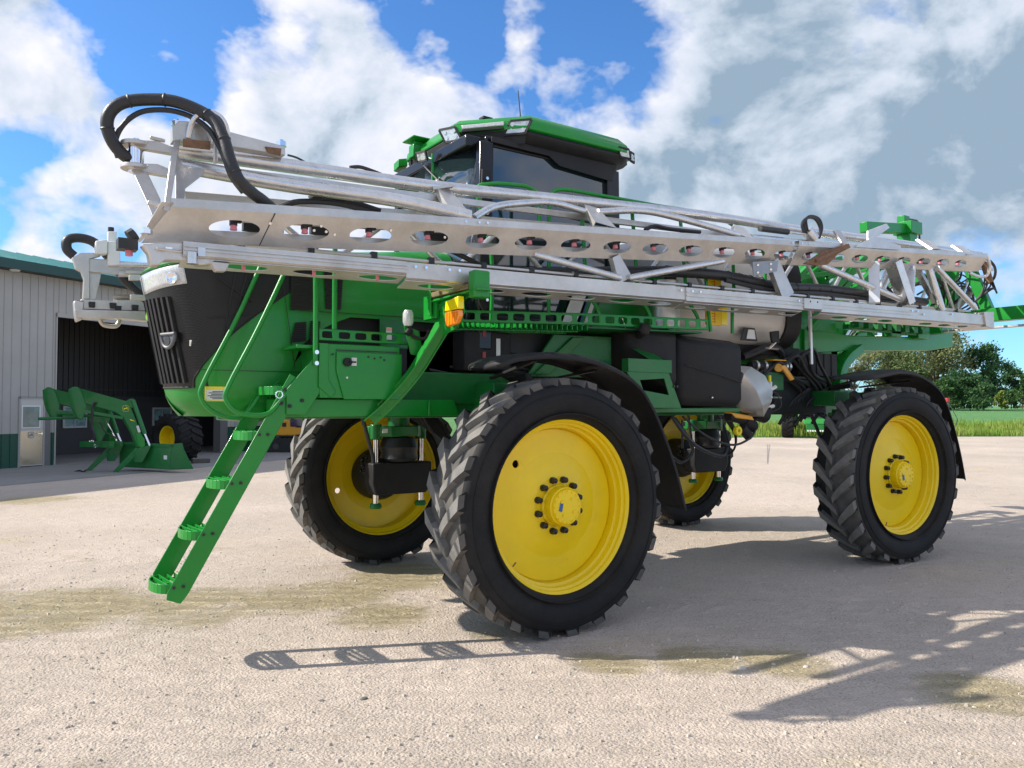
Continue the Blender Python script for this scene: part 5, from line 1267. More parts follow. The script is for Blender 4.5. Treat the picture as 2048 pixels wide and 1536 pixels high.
hg.prism([U(262, 340, 1.38), U(290, 338, 1.38), U(320, 400, 1.5), U(322, 445, 1.6), U(306, 440, 1.6), U(290, 400, 1.5)], (0, .02, 0))
hg.cyl(U(300, 275, 1.4), U(330, 282, 1.4), .012, 8); hg.cyl(U(296, 405, 1.7), U(325, 412, 1.72), .016, 8)
hg.build('clevis', ALU, bm, .004)
MB().cyl(U(272, 285, 1.35), U(272, 345, 1.35), .045, 16).build('hinge_pin', CHROME, bm)
for (px, py, y_) in ((272, 287, 1.35), (563, 290, 1.38), (354, 250, 1.44), (336, 502, 1.72), (292, 465, 1.75)):
    MB().cyl(U(px, py + 3, y_), U(px, py - 6, y_), .035, 6).cyl(U(px, py - 6, y_), U(px, py - 10, y_), .018, 10).build('hinge_bolt', CHROME, bm)
# cast foot where upper and lower rails meet at the front
b = MB().prism([U(284, 488, 1.74), U(340, 484, 1.74), U(430, 490, 1.74), U(450, 500, 1.74), U(424, 528, 1.74), U(400, 530, 1.74), U(378, 520, 1.74), U(330, 520, 1.74), U(318, 530, 1.74), U(302, 530, 1.74), U(298, 505, 1.74)], (0, -.10, 0))
b.box((5.02, 1.60, 2.585), (5.16, 1.76, 2.60)); b.build('fold_foot', ALU, bm, .01)
MB().cyl(U(384, 505, 1.76), U(384, 528, 1.76), .03, 12).box(tuple(U(402, 503, 1.76) - V((.02, 0, .03))), tuple(U(402, 503, 1.76) + V((.02, .02, .02)))).build('foot_pin', RUSTREFL if False else ALUT, bm)
MB().prism([U(420, 522, 1.745), U(460, 526, 1.745), U(452, 543, 1.745), U(432, 542, 1.745)], (0, -.06, 0)).build('foot_guide', ALU, bm, .006)
# big hose loop over the front end and the bright hoop guiding it
hp = [(278, 322, 1.35), (250, 312, 1.35), (226, 285, 1.35), (214, 250, 1.36), (222, 222, 1.38), (250, 204, 1.40), (300, 199, 1.44), (350, 203, 1.50), (400, 222, 1.56), (430, 244, 1.62), (448, 280, 1.68), (460, 320, 1.72), (478, 360, 1.74), (505, 386, 1.70), (524, 400, 1.66), (545, 418, 1.58)]
hp0 = hp; MB().tube(smooth([U(*q) for q in hp], 5), .036, 14).build('hose_loop', HOSE, bm)
hp = [(236, 315, 1.34), (230, 290, 1.34), (238, 262, 1.35), (258, 238, 1.38), (290, 222, 1.42), (340, 221, 1.48), (385, 235, 1.52), (420, 262, 1.6), (446, 310, 1.66), (462, 352, 1.68), (486, 385, 1.66)]
MB().tube(smooth([U(*q) for q in hp], 5), .016, 10).build('hose_loop', HOSE, bm)
lp = smooth([U(*q) for q in hp0], 5)
for k in (14, 26, 33, 42, 50, 58):
    MB().lathe([(.036, -.007), (.041, 0), (.036, .007)], lp[k], lp[k + 1] - lp[k - 1], 14, closed=True).build('cable_tie', BLACKP, bm)
MB().tube(smooth([U(*q) for q in ((376, 276, 1.50), (382, 250, 1.52), (394, 232, 1.55), (416, 224, 1.58), (438, 232, 1.60), (450, 248, 1.60), (455, 268, 1.58))], 5), .017, 10).build('hose_guide', ALUT, bm)
b = MB().box(tuple(U(254, 490, 1.6) - V((.05, .05, .03))), tuple(U(254, 490, 1.6) + V((.05, .05, .03)))); b.cyl(U(258, 475, 1.6), U(270, 468, 1.6), .04, 10)
b.build('nozzle_valve', BLACKP, bm)
MB().cyl(U(258, 500, 1.6), U(258, 512, 1.6), .02, 10).build('nozzle_tip', PINK, bm)

# far-side boom: the mirror image
def mirror_tree(src):
    r_ = src.copy(); COL.objects.link(r_); r_.location = (src.location.x, -src.location.y, src.location.z); r_.parent = src.parent
    def rec(s_, dst):
        for c_ in [o for o in list(COL.objects) if o.parent == s_ and o.type == 'MESH']:
            me = c_.data.copy(); me.transform(Matrix.Diagonal((1, -1, 1, 1))); me.flip_normals()
            n_ = c_.copy(); n_.data = me; COL.objects.link(n_); n_.parent = dst
            n_.matrix_parent_inverse = parent_world(dst).inverted() if dst.type == 'EMPTY' else Matrix.Identity(4)
            rec(c_, n_)
    rec(src, r_); return r_
SKIP = ('hose_loop', 'hose_guide', 'fold_hinge', 'clevis', 'hinge_pin', 'hinge_bolt', 'tan_reflection_plate', 'nozzle_valve', 'fold_foot', 'foot_pin', 'foot_guide', 'cable_tie')
bm2 = mirror_tree(bm)
for o_ in [o for o in list(COL.objects) if o.parent == bm2]:
    if o_.name.split('.')[0] in SKIP and not (o_.name.startswith('nozzle_tip')): bpy.data.objects.remove(o_); continue
def squash(o_):      # the far wing sits a little lower at its front end
    for v in o_.data.vertices:
        s_ = .55 + .45 * min(1, max(0, (5.0 - v.co.x) / 6.0)); l_ = lz(v.co.x); v.co.z = l_ - .02 + (v.co.z - l_) * s_
        if v.co.x > 4.95: v.co.x = 4.95
    for c_ in [o for o in list(COL.objects) if o.parent == o_]: squash(c_)
for o_ in [o for o in list(COL.objects) if o.parent == bm2]: squash(o_)
W = lambda px, py, y=-1.5: at(px, py, y=y)
MB().tube(smooth([W(148, 512), W(134, 498), W(136, 480), W(160, 476), W(190, 486), W(222, 520), W(252, 562), W(290, 596), W(330, 620)], 5), .042, 12).build('hose_loop', HOSE, bm2)
MB().tube(smooth([W(136, 482), W(130, 494), W(136, 506), W(148, 512)], 4), .014, 8).tube(smooth([W(222, 470), W(218, 490), W(228, 505), W(224, 530), W(236, 550), W(244, 562)], 5), .009, 6).build('hose_loop', HOSE, bm2)
MB().prism([W(143, 518), W(160, 508), W(190, 508), W(200, 514), W(178, 520), W(178, 600), W(164, 600), W(166, 560), W(160, 545), W(150, 540)], (0, .07, 0)).build('fold_hinge', ALU, bm2, .006)
MB().prism([W(176, 530), W(205, 530), W(198, 570), W(190, 600), W(178, 600)], (0, .02, 0)).build('gusset', ALU, bm2, .004)
MB().prism([W(188, 486), W(212, 483), W(212, 512), W(188, 512)], (0, .12, 0)).build('sensor_box', WHITE, bm2, .01)
MB().prism([W(213, 486), W(238, 486), W(238, 534), W(213, 534)], (0, .10, 0)).prism([W(214, 465), W(232, 465), W(232, 486), W(214, 486)], (0, .06, 0)).build('sensor_housing', WHITE, bm2, .008)
MB().cyl(W(222, 464), W(222, 455), .026, 10).build('sensor_cap', BLACKP, bm2)
MB().prism([W(176, 518), W(300, 528), W(300, 556), W(176, 545)], (0, .05, 0)).build('tip_rail', ALU, bm2, .006)
MB().prism([W(160, 600), W(300, 608), W(300, 624), W(160, 620)], (0, .08, 0)).prism([W(146, 622), W(300, 626), W(300, 646), W(240, 640), W(170, 640), W(148, 636)], (0, .14, 0)).build('tip_foot', ALU, bm2, .006)
MB().prism([W(145, 604), W(166, 606), W(164, 640), W(150, 646), W(146, 628)], (0, .12, 0)).build('tip_casting', ALU, bm2, .012)
MB().tube(smooth([W(200, 638), W(208, 650), W(232, 652), W(240, 640)], 4), .02, 8).build('tip_hoop', ALU, bm2)
for px_, py_ in ((152, 602), (176, 604), (218, 606), (228, 612), (262, 610)):
    MB().prism([W(px_, py_, -1.44), W(px_ + 14, py_ + 1, -1.44), W(px_ + 13, py_ + 12, -1.44), W(px_ + 1, py_ + 11, -1.44)], (0, .05, 0)).build('nozzle_body', BLACKP, bm2, .005)
tag(bm2, 'far-side folded boom, only its front tip showing left of the nose'); mirror_tree(tk)  # unseen far-side tank, added to shade the ground between the wheels
arm2 = mirror_tree(arm)
MB().prism([(2.74, -.9, 2.37), (1.66, -1.25, 2.38), (.40, -1.45, 2.38), (.40, -.8, 2.38), (2.74, -.6, 2.37)], (0, 0, .012)).build('deck_plate', GREEND, SP)  # unseen far deck, added for its ground shade
MB().box((1.4, -1.15, 1.75), (2.9, -.62, 2.30)).build('shade_locker', GREEND, SP, .01)  # unseen locker, also added to block sun from the ground
# ------------------------------------------------------------------ machine shed
FA, FB = at(0, 938, z=0), at(440, 906, z=0)
fu = (FB - FA).normalized(); fn_in = V((-fu.y, fu.x, 0))
if (fn_in).dot(V((0, 0, 0)) - FA) > 0: fn_in = -fn_in          # points into the building
def F(u, d, z): return FA + fu * u + fn_in * d + V((0, 0, z))
shed = empty('machine_shed', FA); tag(shed, 'cream steel machine shed with green base, teal roof and a wide open dark bay', 'shed')
def fbox(mb, u0, u1, d0, d1, z0, z1):
    q = [F(u, d, z) for z in (z0, z1) for u, d in ((u0, d0), (u1, d0), (u1, d1), (u0, d1))]
    return mb.add(q, [(3, 2, 1, 0), (4, 5, 6, 7), (0, 1, 5, 4), (1, 2, 6, 5), (2, 3, 7, 6), (3, 0, 4, 7)])
def ribbed(name, u0, u1, z0, z1, m_, d=0.0, pitch=.23, parent=shed, rib=.018):
    b = MB(); fbox(b, u0, u1, d, d + .06, z0, z1); u = u0 + .05
    while u < u1 - .02: fbox(b, u, u + .02, d - rib, d + .001, z0 + .002, z1 - .002); u += pitch
    return b.build(name, m_, parent, smooth_=False)
U0, U1, ZE = -9.0, 16.6, 5.5
O0, O1, ZO = 1.55, 7.85, 4.33
D0, D1, DH = .52, 1.18, 1.92
ribbed('wall', U0, D0 - .05, .95, ZE, WALLM); ribbed('wall', D0 - .05, O0, DH + .06, ZE, WALLM); ribbed('wall', D1 + .22, O0, .95, DH + .06, WALLM, pitch=.12)
ribbed('wall', O0, O1, ZO + .12, ZE, WALLM); ribbed('wall', O1, U1, .95, ZE, WALLM)
ribbed('wainscot', U0, D0 - .05, 0, .95, WALLG); ribbed('wainscot', D1 + .22, O0, 0, .95, WALLG, pitch=.14); ribbed('wainscot', O1 + .35, U1, 0, .95, WALLG)
b = MB(); fbox(b, D1 + .045, D1 + .22, -.02, .06, 0, DH + .06); b.build('door_jamb_panel', mat('grey_steel', (.16, .155, .15), .5), shed)
b = MB(); fbox(b, O1 - .01, O1 + .35, -.03, .3, 0, ZO); b.build('bay_jamb', mat('bay_jamb_grey', (.13, .125, .12), .6), shed, smooth_=False)
b = MB(); fbox(b, O0 - .03, O0 + .01, -.03, .07, 0, ZO + .12); fbox(b, O0 - .03, O1, -.03, .07, ZO, ZO + .12); b.build('bay_trim', WALLM, shed, smooth_=False)
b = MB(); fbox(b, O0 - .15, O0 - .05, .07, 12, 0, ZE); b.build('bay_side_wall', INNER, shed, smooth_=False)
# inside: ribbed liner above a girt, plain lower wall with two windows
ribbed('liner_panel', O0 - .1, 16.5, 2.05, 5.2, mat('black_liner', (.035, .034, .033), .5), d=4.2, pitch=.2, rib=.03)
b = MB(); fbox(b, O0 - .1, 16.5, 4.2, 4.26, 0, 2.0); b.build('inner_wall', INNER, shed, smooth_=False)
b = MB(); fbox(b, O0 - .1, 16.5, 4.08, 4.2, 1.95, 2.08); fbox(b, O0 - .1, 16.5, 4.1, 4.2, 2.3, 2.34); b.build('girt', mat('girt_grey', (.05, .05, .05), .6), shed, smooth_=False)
def shed_window(u0, u1, z0, z1, d):
    b = MB(); 
    for (a0, a1, b0, b1) in ((u0 - .06, u1 + .06, z0 - .06, z0), (u0 - .06, u1 + .06, z1, z1 + .06), (u0 - .06, u0, z0, z1), (u1, u1 + .06, z0, z1)): fbox(b, a0, a1, d - .05, d, b0, b1)
    fbox(b, (u0 + u1) / 2 - .015, (u0 + u1) / 2 + .015, d - .04, d, z0, z1)
    w2 = b.build('window', mat('window_frame_white', (.55, .55, .52), .5), shed, smooth_=False)
    b = MB(); fbox(b, u0, u1, d - .02, d - .005, z0, z1); b.build('pane', mat('bright_window_glass', (.25, .40, .38), .05, coat=1.0, nscale=4, namt=.6), w2, smooth_=False)
shed_window(4.75, 5.55, 1.0, 1.66, 4.19); shed_window(8.5, 9.3, 1.0, 1.6, 4.19)
b = MB(); fbox(b, O0 - .05, O1, .0, 12, .004, .012); fbox(b, O1, 16.5, .1, 12, .004, .012); b.build('bay_floor', CONC, shed, smooth_=False)
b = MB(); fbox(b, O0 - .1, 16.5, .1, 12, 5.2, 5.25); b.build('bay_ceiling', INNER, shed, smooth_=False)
b = MB(); fbox(b, U0, U1, 12, 12.1, 0, ZE); fbox(b, U0, U0 + .1, .06, 12, 0, ZE); fbox(b, U1 - .1, U1, .06, 12, 0, ZE); b.build('back_wall', WALLM, shed, smooth_=False)
# roof
rb = MB(); RZ = 7.15
def rq(mb, u0, u1, d0, z0, d1, z1, th=.05): mb.prism([F(u0, d0, z0), F(u1, d0, z0), F(u1, d1, z1), F(u0, d1, z1)], (0, 0, th))
rq(rb, U0 - .4, U1 + .4, -.45, 5.66, 6.1, RZ); rq(rb, U0 - .4, U1 + .4, 12.5, 5.66, 6.1, RZ)
u = U0
while u < U1: rb.bar(F(u, -.45, 5.725), F(u, 6.1, RZ + .065), .03, .03); u += .6
rb.build('roof', ROOFM, shed, smooth_=False)
b = MB(); fbox(b, U0 - .4, U1 + .4, -.50, -.45, 5.46, 5.72); b.build('fascia', mat('fascia_dark_teal', (.012, .06, .055), .5), shed, smooth_=False)
b = MB(); fbox(b, U0 - .4, U1 + .4, -.45, -.0, 5.47, 5.50); b.build('soffit', mat('soffit_dark', (.05, .06, .055), .7), shed, smooth_=False)
for uu in (.15, 2.45):
    MB().lathe([(.001, 0), (.10, -.01), (.13, .02), (.13, .05)], F(uu, -.25, 5.44), (0, 0, 1), 20).build('soffit_light', WHITE, shed)
for (d_, s2) in ((U0, 1), (U1, -1)):
    MB().prism([F(d_, .0, ZE), F(d_, 12.1, ZE), F(d_, 6.1, RZ - .02)], fu * s2 * .08).build('gable', WALLM, shed, smooth_=False)
# walk door
b = MB(); fbox(b, D0, D1, -.015, .03, .03, DH); dr = b.build('door', mat('white_door', (.52, .50, .46), .4), shed, smooth_=False)
b = MB(); fbox(b, D0 - .05, D0, -.03, .06, 0, DH + .05); fbox(b, D1, D1 + .045, -.03, .06, 0, DH + .05); fbox(b, D0 - .05, D1 + .045, -.03, .06, DH, DH + .05); b.build('door_frame', mat('door_frame_grey', (.35, .34, .32), .5), dr, smooth_=False)
b = MB(); fbox(b, D0 + .06, D1 - .12, -.022, -.012, 1.12, 1.70); b.build('door_pane', WINM, dr, smooth_=False)
b = MB()
for (a0, a1, b0, b1) in ((D0 + .03, D1 - .09, 1.09, 1.12), (D0 + .03, D1 - .09, 1.70, 1.73), (D0 + .03, D0 + .06, 1.12, 1.70), (D1 - .12, D1 - .09, 1.12, 1.70)): fbox(b, a0, a1, -.03, -.012, b0, b1)
b.build('pane_trim', WHITE, dr, smooth_=False)
b = MB(); fbox(b, D0 + .01, D1 - .01, -.019, -.014, .06, 1.02); b.build('kick_plate', STEELD, dr, smooth_=False)
b = MB(); c_ = F(D1 - .07, -.03, .93); b.cyl(c_, c_ - fn_in * .05, .03, 14); b.bar(c_ - fn_in * .05, c_ - fn_in * .05 - fu * .12, .02, .02); b.build('door_handle', CHROME, dr)
def emblem(c, xd, nrm, size, fg, bgm, parent, ring=None):
    """small badge with a leaping deer outline"""
    c = V(c); xd = V(xd).normalized(); n_ = V(nrm).normalized(); yd = n_.cross(xd).normalized()
    if yd.z < 0: yd = -yd
    def L(x, y, o=0): return c + xd * x * size + yd * y * size + n_ * o
    pl_ = [L(.5 * math.copysign(abs(math.cos(a_)) ** .55, math.cos(a_)), .5 * math.copysign(abs(math.sin(a_)) ** .55, math.sin(a_))) for a_ in [2 * math.pi * i / 28 for i in range(28)]]
    e_ = MB().prism(pl_, n_ * .003).build('emblem', bgm, parent)
    deer = [(-.38, -.02), (-.25, .05), (-.1, .06), (.08, .10), (.16, .20), (.30, .18), (.26, .12), (.20, .10), (.18, .0), (.34, -.10), (.30, -.14), (.12, -.06), (-.08, -.06), (-.20, -.16), (-.36, -.26), (-.38, -.22), (-.26, -.12), (-.24, -.04)]
    MB().prism([L(x, y, .003) for x, y in deer], n_ * .002).prism([L(x, y, .003) for x, y in ((.14, .2), (.05, .34), (-.02, .36), (.02, .3), (.10, .2))], n_ * .002).build('deer_figure', fg, e_)
    MB().tube([p + n_ * .003 for p in pl_], size * .025, 6, closed=True).build('emblem_rim', fg, e_)
    return e_
emblem(F((D0 + D1) / 2 - .02, -.021, .90), -fu if (-fu).dot(RT) > 0 else fu, -fn_in, .17, BLACKP, YREF if False else mat('badge_cream', (.55, .52, .42), .4), shed)
# low frozen junk at the bay mouth
tag(MB().tube(smooth([at(150, 943, z=.01), at(160, 941, z=.03), at(166, 944, z=.01), at(172, 940, z=.04), at(168, 943, z=.01)]), .02, 6).build('strap_scrap', PLAST), 'dark crumpled strap lying on the concrete left of the loader legs', 'strap')
# concrete apron before the bay
ap = MB().add([F(U0, -.02, .006), F(U1 + 6, -.02, .006), F(U1 + 6, -4.6, .006), F(U0, -4.6, .006)], [(0, 1, 2, 3)]); o = ap.build('apron', CONC, smooth_=False); tag(o, kind='structure')

# ------------------------------------------------------------------ detached front loader on its stands
ld_ = empty('front_loader', at(270, 935, z=0)); tag(ld_, 'green detached tractor front loader with bucket, propped on its stands before the open bay', 'front loader')
lf = fu.copy()                      # long axis of the loader: along the image, away from camera slowly
base = at(235, 945, z=0)
LX = (at(385, 937, z=0) - at(270, 938, z=0)); LX.z = 0; LXn = LX.normalized()
# work in the vertical plane through the loader's near arm
LN = V((-LXn.y, LXn.x, 0)); LN = LN if LN.dot(FW) > 0 else -LN        # away from the camera
OV = (FW * .45 - RT * .89).normalized(); LN0 = LN.copy(); LN = OV
def LP(px, py, off=0.0): return LQ(px, py, 0) + OV * off
def LQ(px, py, off=0.0):
    r = DD * FPX + RT * (px - 1024) - UU * (py - 768); n_ = LN0
    t = (base + OV * off - CAMP).dot(n_) / r.dot(n_); return CAMP + r * t
def lplate(name, pxs, off=0.0, th=.06, m_=GREEND, bev=.01): return MB().prism([LP(x, y, off) for x, y in pxs], LN * th).build(name, m_, ld_, bev)
mast = [(141, 779), (151, 773), (158, 775), (163, 784), (172, 810), (171, 826), (163, 840), (157, 836), (147, 818), (142, 797)]
armp = [(158, 776), (257, 803), (262, 812), (275, 845), (290, 884), (288, 894), (277, 895), (264, 862), (250, 838), (243, 832), (232, 824), (168, 806)]
for off in (0.0, 1.08):
    k = 0 if off == 0 else 1
    lplate('mast_plate', mast, off, .10); lplate('lift_arm', armp, off + .02, .10)
    MB().bar(LP(170, 822, off + .05), LP(250, 836, off + .05), .09, .07).build('lift_cylinder', GREEND, ld_)
    MB().cyl(LP(268, 800, off + .05), LP(292, 868, off + .05), .055, 12).build('bucket_cylinder', GREEND, ld_)
    MB().cyl(LP(292, 868, off + .05), LP(302, 892, off + .05), .028, 12).build('cylinder_rod', CHROME, ld_)
    lplate('knee_link', [(255, 803), (266, 797), (273, 803), (268, 816), (258, 815)], off, .12)
    lplate('knuckle', [(272, 868), (280, 865), (289, 878), (290, 892), (282, 897), (274, 888)], off - .01, .04, GREEN)
    lplate('quick_hitch', [(280, 895), (303, 890), (296, 905), (285, 925), (272, 925), (270, 905)], off, .08)
    lplate('stand_leg', [(276, 895), (284, 900), (262, 925), (240, 944), (228, 946)] if off == 0 else [(275, 895), (284, 900), (262, 925), (240, 944), (228, 946)], off + .05, .05)
lplate('inner_bracket', [(200, 832), (246, 836), (240, 860), (228, 885), (222, 885), (210, 850)], .5, .06)
MB().cyl(LP(165, 828, .3), LP(165, 828, 1.0), .05, 12).cyl(LP(120, 838, .9), LP(210, 835, .9), .04, 12).build('cross_tube', GREEND, ld_)
b = MB(); a_ = LP(222, 888, .02); b.bar(LP(226, 890, .05), LP(226, 890, 1.25), .14, .14); b.bar(LP(222, 888, .6), LP(275, 888, .6), .1, .12); b.build('torque_tube', GREEND, ld_)
# bucket: sloped back and floor, end plates
bk = [(302, 890), (362, 888), (386, 935), (340, 939), (300, 934), (280, 930)]
e0 = [(345, 888), (365, 886), (368, 898), (387, 937), (340, 939), (342, 915)]
b = MB().prism([LQ(x, y, -.45) for x, y in e0], OV * .03).prism([LQ(x, y, -.45) + OV * 1.87 for x, y in e0], OV * .03)
b.prism([LQ(x, y, -.45) for x, y in ((345, 889), (341, 915), (339, 938), (336, 938), (337, 910), (341, 889))], OV * 1.9)
b.prism([LQ(x, y, -.45) for x, y in ((339, 939), (387, 938), (387, 936), (339, 936))], OV * 1.9)
b.prism([LQ(x, y, -.45) for x, y in ((337, 889), (349, 888), (349, 894), (337, 895))], OV * 1.9)
b.build('bucket', GREEND, ld_, .006)
MB().prism([LQ(334, 911, -.40) , LQ(334, 919, -.40), LQ(334, 919, -.40) + OV * .12, LQ(334, 911, -.40) + OV * .12], -LXn * .004).build('bucket_label', WHITE, ld_)
h = MB().tube(smooth([LP(190, 805, -.03), LP(183, 812, -.05), LP(182, 840, -.04), LP(184, 855, .0), LP(190, 868, .02), LP(190, 880, .05)]), .03, 8)
h.tube(smooth([LP(215, 845, .3), LP(222, 865, .2), LP(236, 875, .1), LP(232, 880, .1)]), .018, 8); h.build('loader_hose', HOSE, ld_)
b = MB(); rnd = random.Random(2)
for k in range(7):
    c_ = LP(186 + rnd.uniform(-6, 6), 888 + rnd.uniform(-6, 7), .02); b.cyl(c_, c_ + V((rnd.uniform(-.1, .1), rnd.uniform(-.1, .1), rnd.uniform(-.05, .08))), .014, 8)
b.build('coupler', CHROME, ld_)
MB().prism([LP(*q, off=.015) for q in ((273, 852), (278, 851), (282, 864), (277, 865))], -LN * .004).build('number_label', WHITE, ld_)
MB().prism([LP(*q, off=.015) for q in ((260, 838), (266, 840), (271, 843), (262, 841))], -LN * .004).build('yellow_stripe', YREF, ld_)
MB().bar(LP(238, 842, .5), LP(254, 882, .4), .02, .02).build('bright_rod', CHROME, ld_)
emblem(LP(252, 817, .012), LXn if LXn.dot(RT) > 0 else -LXn, -LN, .15, YREF, GREEND, ld_)

# big tractor wheel standing in the bay, timber block beneath
def plain_wheel(name, c, axis, Rt, half, rimr, label, cat, rimm=YELLOW, nl=18, group=None):
    c = V(c); ax = V(axis).normalized(); root = empty(name, (c.x, c.y, 0)); tag(root, label, cat, group)
    M3 = Matrix((ax.cross(V((0, 0, 1))).normalized() * 1.0, ax, V((0, 0, 1)))).transposed()
    def put(mb, nm, m_):
        o = MB(); o.v = [c + M3 @ v for v in mb.v]; o.f = mb.f; return o.build(nm, m_, root, ang=30)
    b = MB(); s = half / .25; d = Rt - rimr
    prof = [(rimr, .8 * half), (rimr + .3 * d, 1.06 * half), (rimr + .6 * d, 1.05 * half), (Rt - .08, .97 * half), (Rt - .055, .8 * half)]
    b.lathe(prof + [(Rt - .05, 0)] + [(r, -y) for r, y in prof[::-1]] + [(rimr - .02, 0)], seg=64, closed=True)
    lugs(b, Rt, half, nl, .05, 1, .075, .09); put(b, 'tyre', RUBBER)
    dy = .1 * half
    r2 = MB().lathe([(rimr + .01, .8 * half), (rimr + .02, .84 * half), (rimr - .02, .8 * half), (rimr - .05, .5 * half), (rimr - .07, dy), (rimr * .3, dy + .05), (.001, dy + .05)], seg=48)
    r2.lathe([(rimr + .01, -.8 * half), (rimr - .05, -.5 * half), (rimr - .07, dy - .03), (.001, dy - .02)][::-1], seg=48); put(r2, 'rim', rimm)
    put(MB().lathe([(.12, dy + .04), (.11, dy + .09), (.001, dy + .1)], seg=24), 'hub', rimm)
    return root
wc = at(352, 889, z=0); wc = far(350, 23.0); wax = (-LN * .86 - RT * .5).normalized()
wc = far(355, 23.4)
plain_wheel('loose_wheel', (wc.x, wc.y, .75), (-FW * .86 - RT * .51), .75, .40, .36, 'big dirty black tractor wheel with yellow rim standing behind the loader bucket', 'wheel')
p_ = far(403, 23.2); tag(MB().box((p_.x - .25, p_.y - .12, 0.01), (p_.x + .25, p_.y + .12, .13)).build('timber_block', WOOD, bevel=.01), 'short grey timber block on the ground by the big tractor wheel', 'block')

# ------------------------------------------------------------------ excavator seen under the sprayer
ec = far(612, 28.5); ex = empty('excavator', ec); tag(ex, 'yellow excavator on black tracks beyond the far front wheel, seen under the green frame', 'excavator')
def E_(r, f, z): p2 = ec + RT * r + FW * f; p2.z = z; return p2
def ebox(mb, r0, r1, f0, f1, z0, z1):
    q = [E_(r, f, z) for z in (z0, z1) for r, f in ((r0, f0), (r1, f0), (r1, f1), (r0, f1))]
    return mb.add(q, [(3, 2, 1, 0), (4, 5, 6, 7), (0, 1, 5, 4), (1, 2, 6, 5), (2, 3, 7, 6), (3, 0, 4, 7)])
for f0 in (0, 1.7):
    b = MB().prism([E_(-1.55, f0, .12), E_(-1.35, f0, .0), E_(1.45, f0, .0), E_(1.65, f0, .14), E_(1.7, f0, .34), E_(1.5, f0, .50), E_(-1.5, f0, .50), E_(-1.65, f0, .30)], FW * .5); tr = b.build('track', DARK, ex, .02)
    b = MB()
    for i in range(18): ebox(b, -1.5 + i * .17, -1.42 + i * .17, f0 - .01, f0 + .52, .50, .53)
    for i in range(5): b.cyl(E_(-1.1 + .6 * i, f0 - .02, .22), E_(-1.1 + .6 * i, f0 + .03, .22), .11, 14)
    b.build('track_shoe', mat('track_steel', (.06, .055, .05), .6), tr)
b = MB().prism([E_(-1.5, .1, .62), E_(1.6, .1, .62), E_(1.7, .1, .9), E_(1.6, .1, 1.35), E_(.75, .1, 1.30), E_(.25, .1, .95), E_(-.35, .1, .92), E_(-.7, .1, 1.2), E_(-1.5, .1, 1.2)], FW * 2.0); b.build('upper_body', EXCY, ex, .04)
b = MB(); ebox(b, -.6, .7, .05, .12, .95, 2.3); ebox(b, -.6, .75, .12, 1.1, .9, 2.4); b.build('cab', PURP, ex, .04)
b = MB(); ebox(b, -.2, .3, .08, .098, .70, .80); b.build('grille_slot', BLACKP, ex)
b = MB().bar(E_(-1.0, 1.5, 1.3), E_(-2.6, 1.5, 2.7), .25, .35).bar(E_(-2.6, 1.5, 2.7), E_(-3.6, 1.5, 1.2), .2, .28); b.build('digging_arm', EXCY, ex, .02)
b = MB().prism([E_(-3.4, 1.3, 1.2), E_(-3.9, 1.3, 1.0), E_(-3.8, 1.3, .5), E_(-3.2, 1.3, .4), E_(-3.1, 1.3, .8)], FW * .6); b.build('bucket', EXCY, ex, .02)
b = MB(); ebox(b, -.9, -.75, .08, .1, .95, 1.1); b.build('round_badge', BLACKP, ex)

# ------------------------------------------------------------------ field, verge, tractor beyond
LV0, LV1 = at(1560, 875, z=0), at(2040, 873, z=0); lv = (LV1 - LV0).normalized(); lvn = V((-lv.y, lv.x, 0)); lvn = lvn if lvn.dot(FW) > 0 else -lvn
def G(u, d, z=0.0): p2 = LV0 + lv * u + lvn * d; p2.z = z; return p2
fm = bpy.data.materials.new('young_crop'); fm.use_nodes = True; t = NT(fm.node_tree)
co = t.n('ShaderNodeTexCoord').outputs['Object']
cl = t.mix(t.ramp(t.noise(co, .15, 6, .7), [(.35, 0.), (.65, 1.)]), (.10, .24, .085), (.13, .28, .085)); cl = t.mix(1.0, cl, t.ramp(t.noise(co, 6, 5, .8), [(.3, .6), (.7, 1.3)]), 'MULTIPLY')
bp = t.n('ShaderNodeBump', ins={'Strength': .8, 'Distance': .15, 'Height': t.noise(co, 5, 5, .7)})
t.n('ShaderNodeOutputMaterial', ins={'Surface': t.n('ShaderNodeBsdfPrincipled', ins={'Base Color': cl, 'Roughness': .85, 'Specular IOR Level': .2, 'Normal': bp.outputs[0]})})
rows = []
for i, (d_, z_) in enumerate(((.0, .005), (.9, .10), (3.5, .40), (6, .62), (20, .85), (50, 1.15), (100, 1.46), (200, 1.46), (900, 1.5))):
    rows.append([G(u, d_, z_) for u in (-400, -200, -80, -40, -20, 0, 20, 40, 80, 200, 500)])
o = MB().grid(rows, True).build('field', fm); tag(o, kind='structure')
def grass(name, n, u0, u1, d0, d1, h0, h1, m_, label, zf):
    rnd = random.Random(9); g_ = MB()
    for i in range(n):
        u = rnd.uniform(u0, u1); d_ = d0 + (d1 - d0) * rnd.random(); p2 = G(u, d_, zf(d_)); hh = rnd.uniform(h0, h1) * (.7 + .6 * noise.noise(V((u * .3, d_, 0)))+.25); a_ = rnd.random() * 3.14; wd = rnd.uniform(.012, .03)
        dx = V((math.cos(a_), math.sin(a_), 0)) * wd; lean = V((rnd.uniform(-.25, .25), rnd.uniform(-.25, .25), 0)) * hh
        g_.add([p2 - dx, p2 + dx, p2 + dx * .6 + lean * .4 + V((0, 0, hh * .6)), p2 - dx * .6 + lean * .4 + V((0, 0, hh * .6)), p2 + lean + V((0, 0, hh))], [(0, 1, 2, 3), (3, 2, 4)])
    o2 = g_.build(name, m_, smooth_=False); tag(o2, label, 'grass', kind='stuff'); return o2
